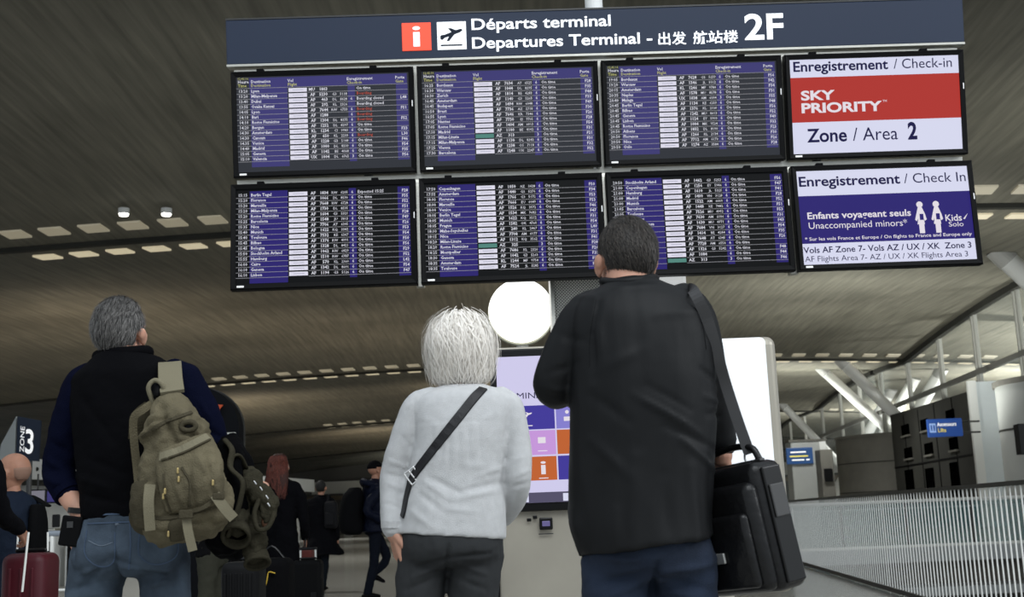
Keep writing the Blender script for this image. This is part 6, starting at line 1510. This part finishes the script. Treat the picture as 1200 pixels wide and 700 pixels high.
rw, Lw_, hcw, _ = bg_person('woman with long auburn hair in a long black coat, seen from behind', 328, 12.4, 1.75, yaw=-.1, coat_len=.28, flare=1.12, coat_w=.98, m_top=dk('coat_dark', (.006, .006, .008)), m_leg=dk('trousers_dark', (.006, .006, .007)), hair=long_hair, head_yaw=-.5,
    armR=[(.25, .0, .62), (.235, .10, .50)])
hb = thing('handbag', Lw_(.25, .1, .75), 'dark red handbag in the hand of the auburn-haired woman', 'bag')
MB().rbox(Lw_(.26, .10, .66), (.12, .20, .24), .03, 3).build('bag_body', mat('handbag_red', (.10, .016, .012), .5), hb); MB().tube([Lw_(.25, .04, .77), Lw_(.25, .06, .87), Lw_(.25, .14, .87), Lw_(.25, .17, .77)], [.008] * 4, n=8).build('handle', M_black, hb)

# person in the flaring dark coat
rc, Lc, hcc, _ = bg_person('person in a flaring black coat walking away past the black suitcase', 376, 18.6, 1.70, yaw=-.15, coat_len=.33, flare=1.75, coat_w=1.08, m_top=dk('coat_dark', (.006, .006, .008)), m_leg=dk('trousers_slate', (.014, .018, .024)),
    hair=cap_hair((.010, .009, .008), 'hair_black'), legs=(((-.06, .10), (-.05, .10)), ((.08, -.05), (.09, -.22, .12))))
bk = thing('small_backpack', Lc(.17, -.15, 1.15), 'small dark bag on the right side of the person in the flaring coat', 'bag')
MB().rbox(Lc(.19, -.08, 1.16), (.20, .22, .42), .06, 4).build('bag_body', dk('bag_grey', (.02, .02, .022), .6), bk); MB().rbox(Lc(.20, -.20, 1.10), (.14, .06, .2), .025, 3).build('pocket', dk('bag_grey', (.02, .02, .022), .6), bk)
MB().tube([Lc(.14, -.1, 1.37), Lc(.13, 0, 1.47), Lc(.14, .12, 1.3)], [(.02, .008)] * 3, n=8).build('strap', dk('bag_grey', (.02, .02, .022), .6), bk)

# man in a black cap walking to the right
def cap(root, hc, Mh, h):
    reg = lambda u: u.z > .12 or (u.y < -.1 and u.z > -.05)
    c_ = hair_shell(hc, Mh, h, HR, reg, 1.10).build('cap', dk('cap_black', (.005, .005, .006)), root, smooth=True)
    MB().rbox(hc + Mh @ (V((0, .115, .045)) * h), (.13 * h, .09 * h, .012 * h), .005, M=Mh).build('cap_brim', dk('cap_black', (.005, .005, .006)), c_)
    MB().ball(hc + Mh @ (V((0, .055, -.075)) * h), (.05 * h, .04 * h, .035 * h), 14, 8, M=Mh).build('beard', mat('beard_dark', (.03, .02, .015), .8), root, smooth=True)
ym = -1.15
rm, Lm, hcm, _ = bg_person('man in a black cap and navy padded jacket striding to the right', 437, 16.6, 1.86, yaw=ym, lean=.04, coat_len=.48, coat_w=1.12, m_top=dk('puffer_navy', (.008, .011, .026), .5), m_leg=dk('jeans_navy', (.010, .013, .022)), hair=cap, head_yaw=.1,
    armR=[(.23, -.16, .64), (.25, .04, .56)], armL=[(-.23, .0, .63), (-.22, .16, .55)], legs=(((-.09, .20, .29), (-.08, .0, .30)), ((.09, -.02), (.10, -.12))))
for i in range(5):
    z = .55 + i * .06
    MB().tube([Lm(.0 + .20 * math.cos(a), .145 * math.sin(a) - .0, z * 1.86) for a in [j * PI / 8 for j in range(17)]], [.004] * 17, n=6, k=1).build('quilt_seam', M_blackmatte, rm)
MB().tube([Lm(-.13, -.10, 1.54), Lm(0, -.16, 1.58), Lm(.13, -.10, 1.54), Lm(.10, .06, 1.53), Lm(-.10, .06, 1.53), Lm(-.13, -.10, 1.54)], [.05] * 6, n=10).build('hood', dk('puffer_navy', (.008, .011, .026), .5), rm, smooth=True)
bq = thing('large_backpack', Lm(0, -.28, 1.2), 'large black backpack on the man in the cap', 'backpack'); g = MB()
g.loft([(Lm(-.12, -.27, 1.50), Lm(.12, -.27, 1.50), .07), (Lm(-.16, -.30, 1.38), Lm(.16, -.30, 1.38), .14), (Lm(-.17, -.32, 1.10), Lm(.17, -.32, 1.10), .17), (Lm(-.16, -.31, .92), Lm(.16, -.31, .92), .15), (Lm(-.12, -.28, .86), Lm(.12, -.28, .86), .09)], n=22)
vs, ns, fs = fuse(g, .014, 3); skin_obj('bag_body', vs, fs, dk('bag_dark', (.006, .006, .007)), bq); MB().tube([Lm(.13, -.16, 1.50), Lm(.14, 0, 1.56), Lm(.15, .14, 1.40), Lm(.16, .05, 1.15)], [(.03, .01)] * 4, n=8).build('strap', dk('bag_dark', (.006, .006, .007)), bq)

# black cases in the middle distance
zt_ = P(360, 655, 11.3).z
suitcase(361, 11.3, 0, (.27, .22, zt_ - .05), mat('suitcase_black', (.003, .003, .0035), .6, spec=.1), 'upright black suitcase between the two people in black coats', handle=.10)
c_ = V((P(352, 648, 11.3).x, 11.3, zt_ + .03)); 
zt_ = P(284, 656, 7.0).z
sc2, q2 = suitcase(286, 7.0, 0, (.22, .25, zt_ - .05), mat('suitcase_charcoal', (.004, .004, .0045), .55, spec=.15), 'black ribbed suitcase standing below the bunched olive jacket', ribs=6)
tg = thing('yellow_luggage_tag', P(314, 676, 7.4), 'bright yellow luggage strap on a black travel bag', 'tag')
zq = P(318, 655, 7.5).z
tb2 = thing('travel_bag', V((P(318, 690, 7.7).x, 7.7, 0)), 'black travel bag with the yellow strap in front of the auburn-haired woman', 'bag')
sharp_smooth(MB().rbox(V((P(318, 690, 7.7).x, 7.72, zq / 2)), (.26, .3, zq), .06, 4).build('bag_body', dk('bag_dark', (.006, .006, .007)), tb2), 40)
MB().tube([V((P(318, 690, 7.7).x - .08, 7.72, zq - .01)), V((P(318, 690, 7.7).x, 7.72, zq + .07)), V((P(318, 690, 7.7).x + .08, 7.72, zq - .01))], [.010] * 3, n=8).build('handle', M_black, tb2)
MB().tube([P(322, 672, 7.545), P(315, 671, 7.545), P(313, 680, 7.545), P(311, 687, 7.545)], [(.010, .004)] * 4, n=8).build('strap', mat('tag_yellow', (.55, .36, .04), .5), tg)
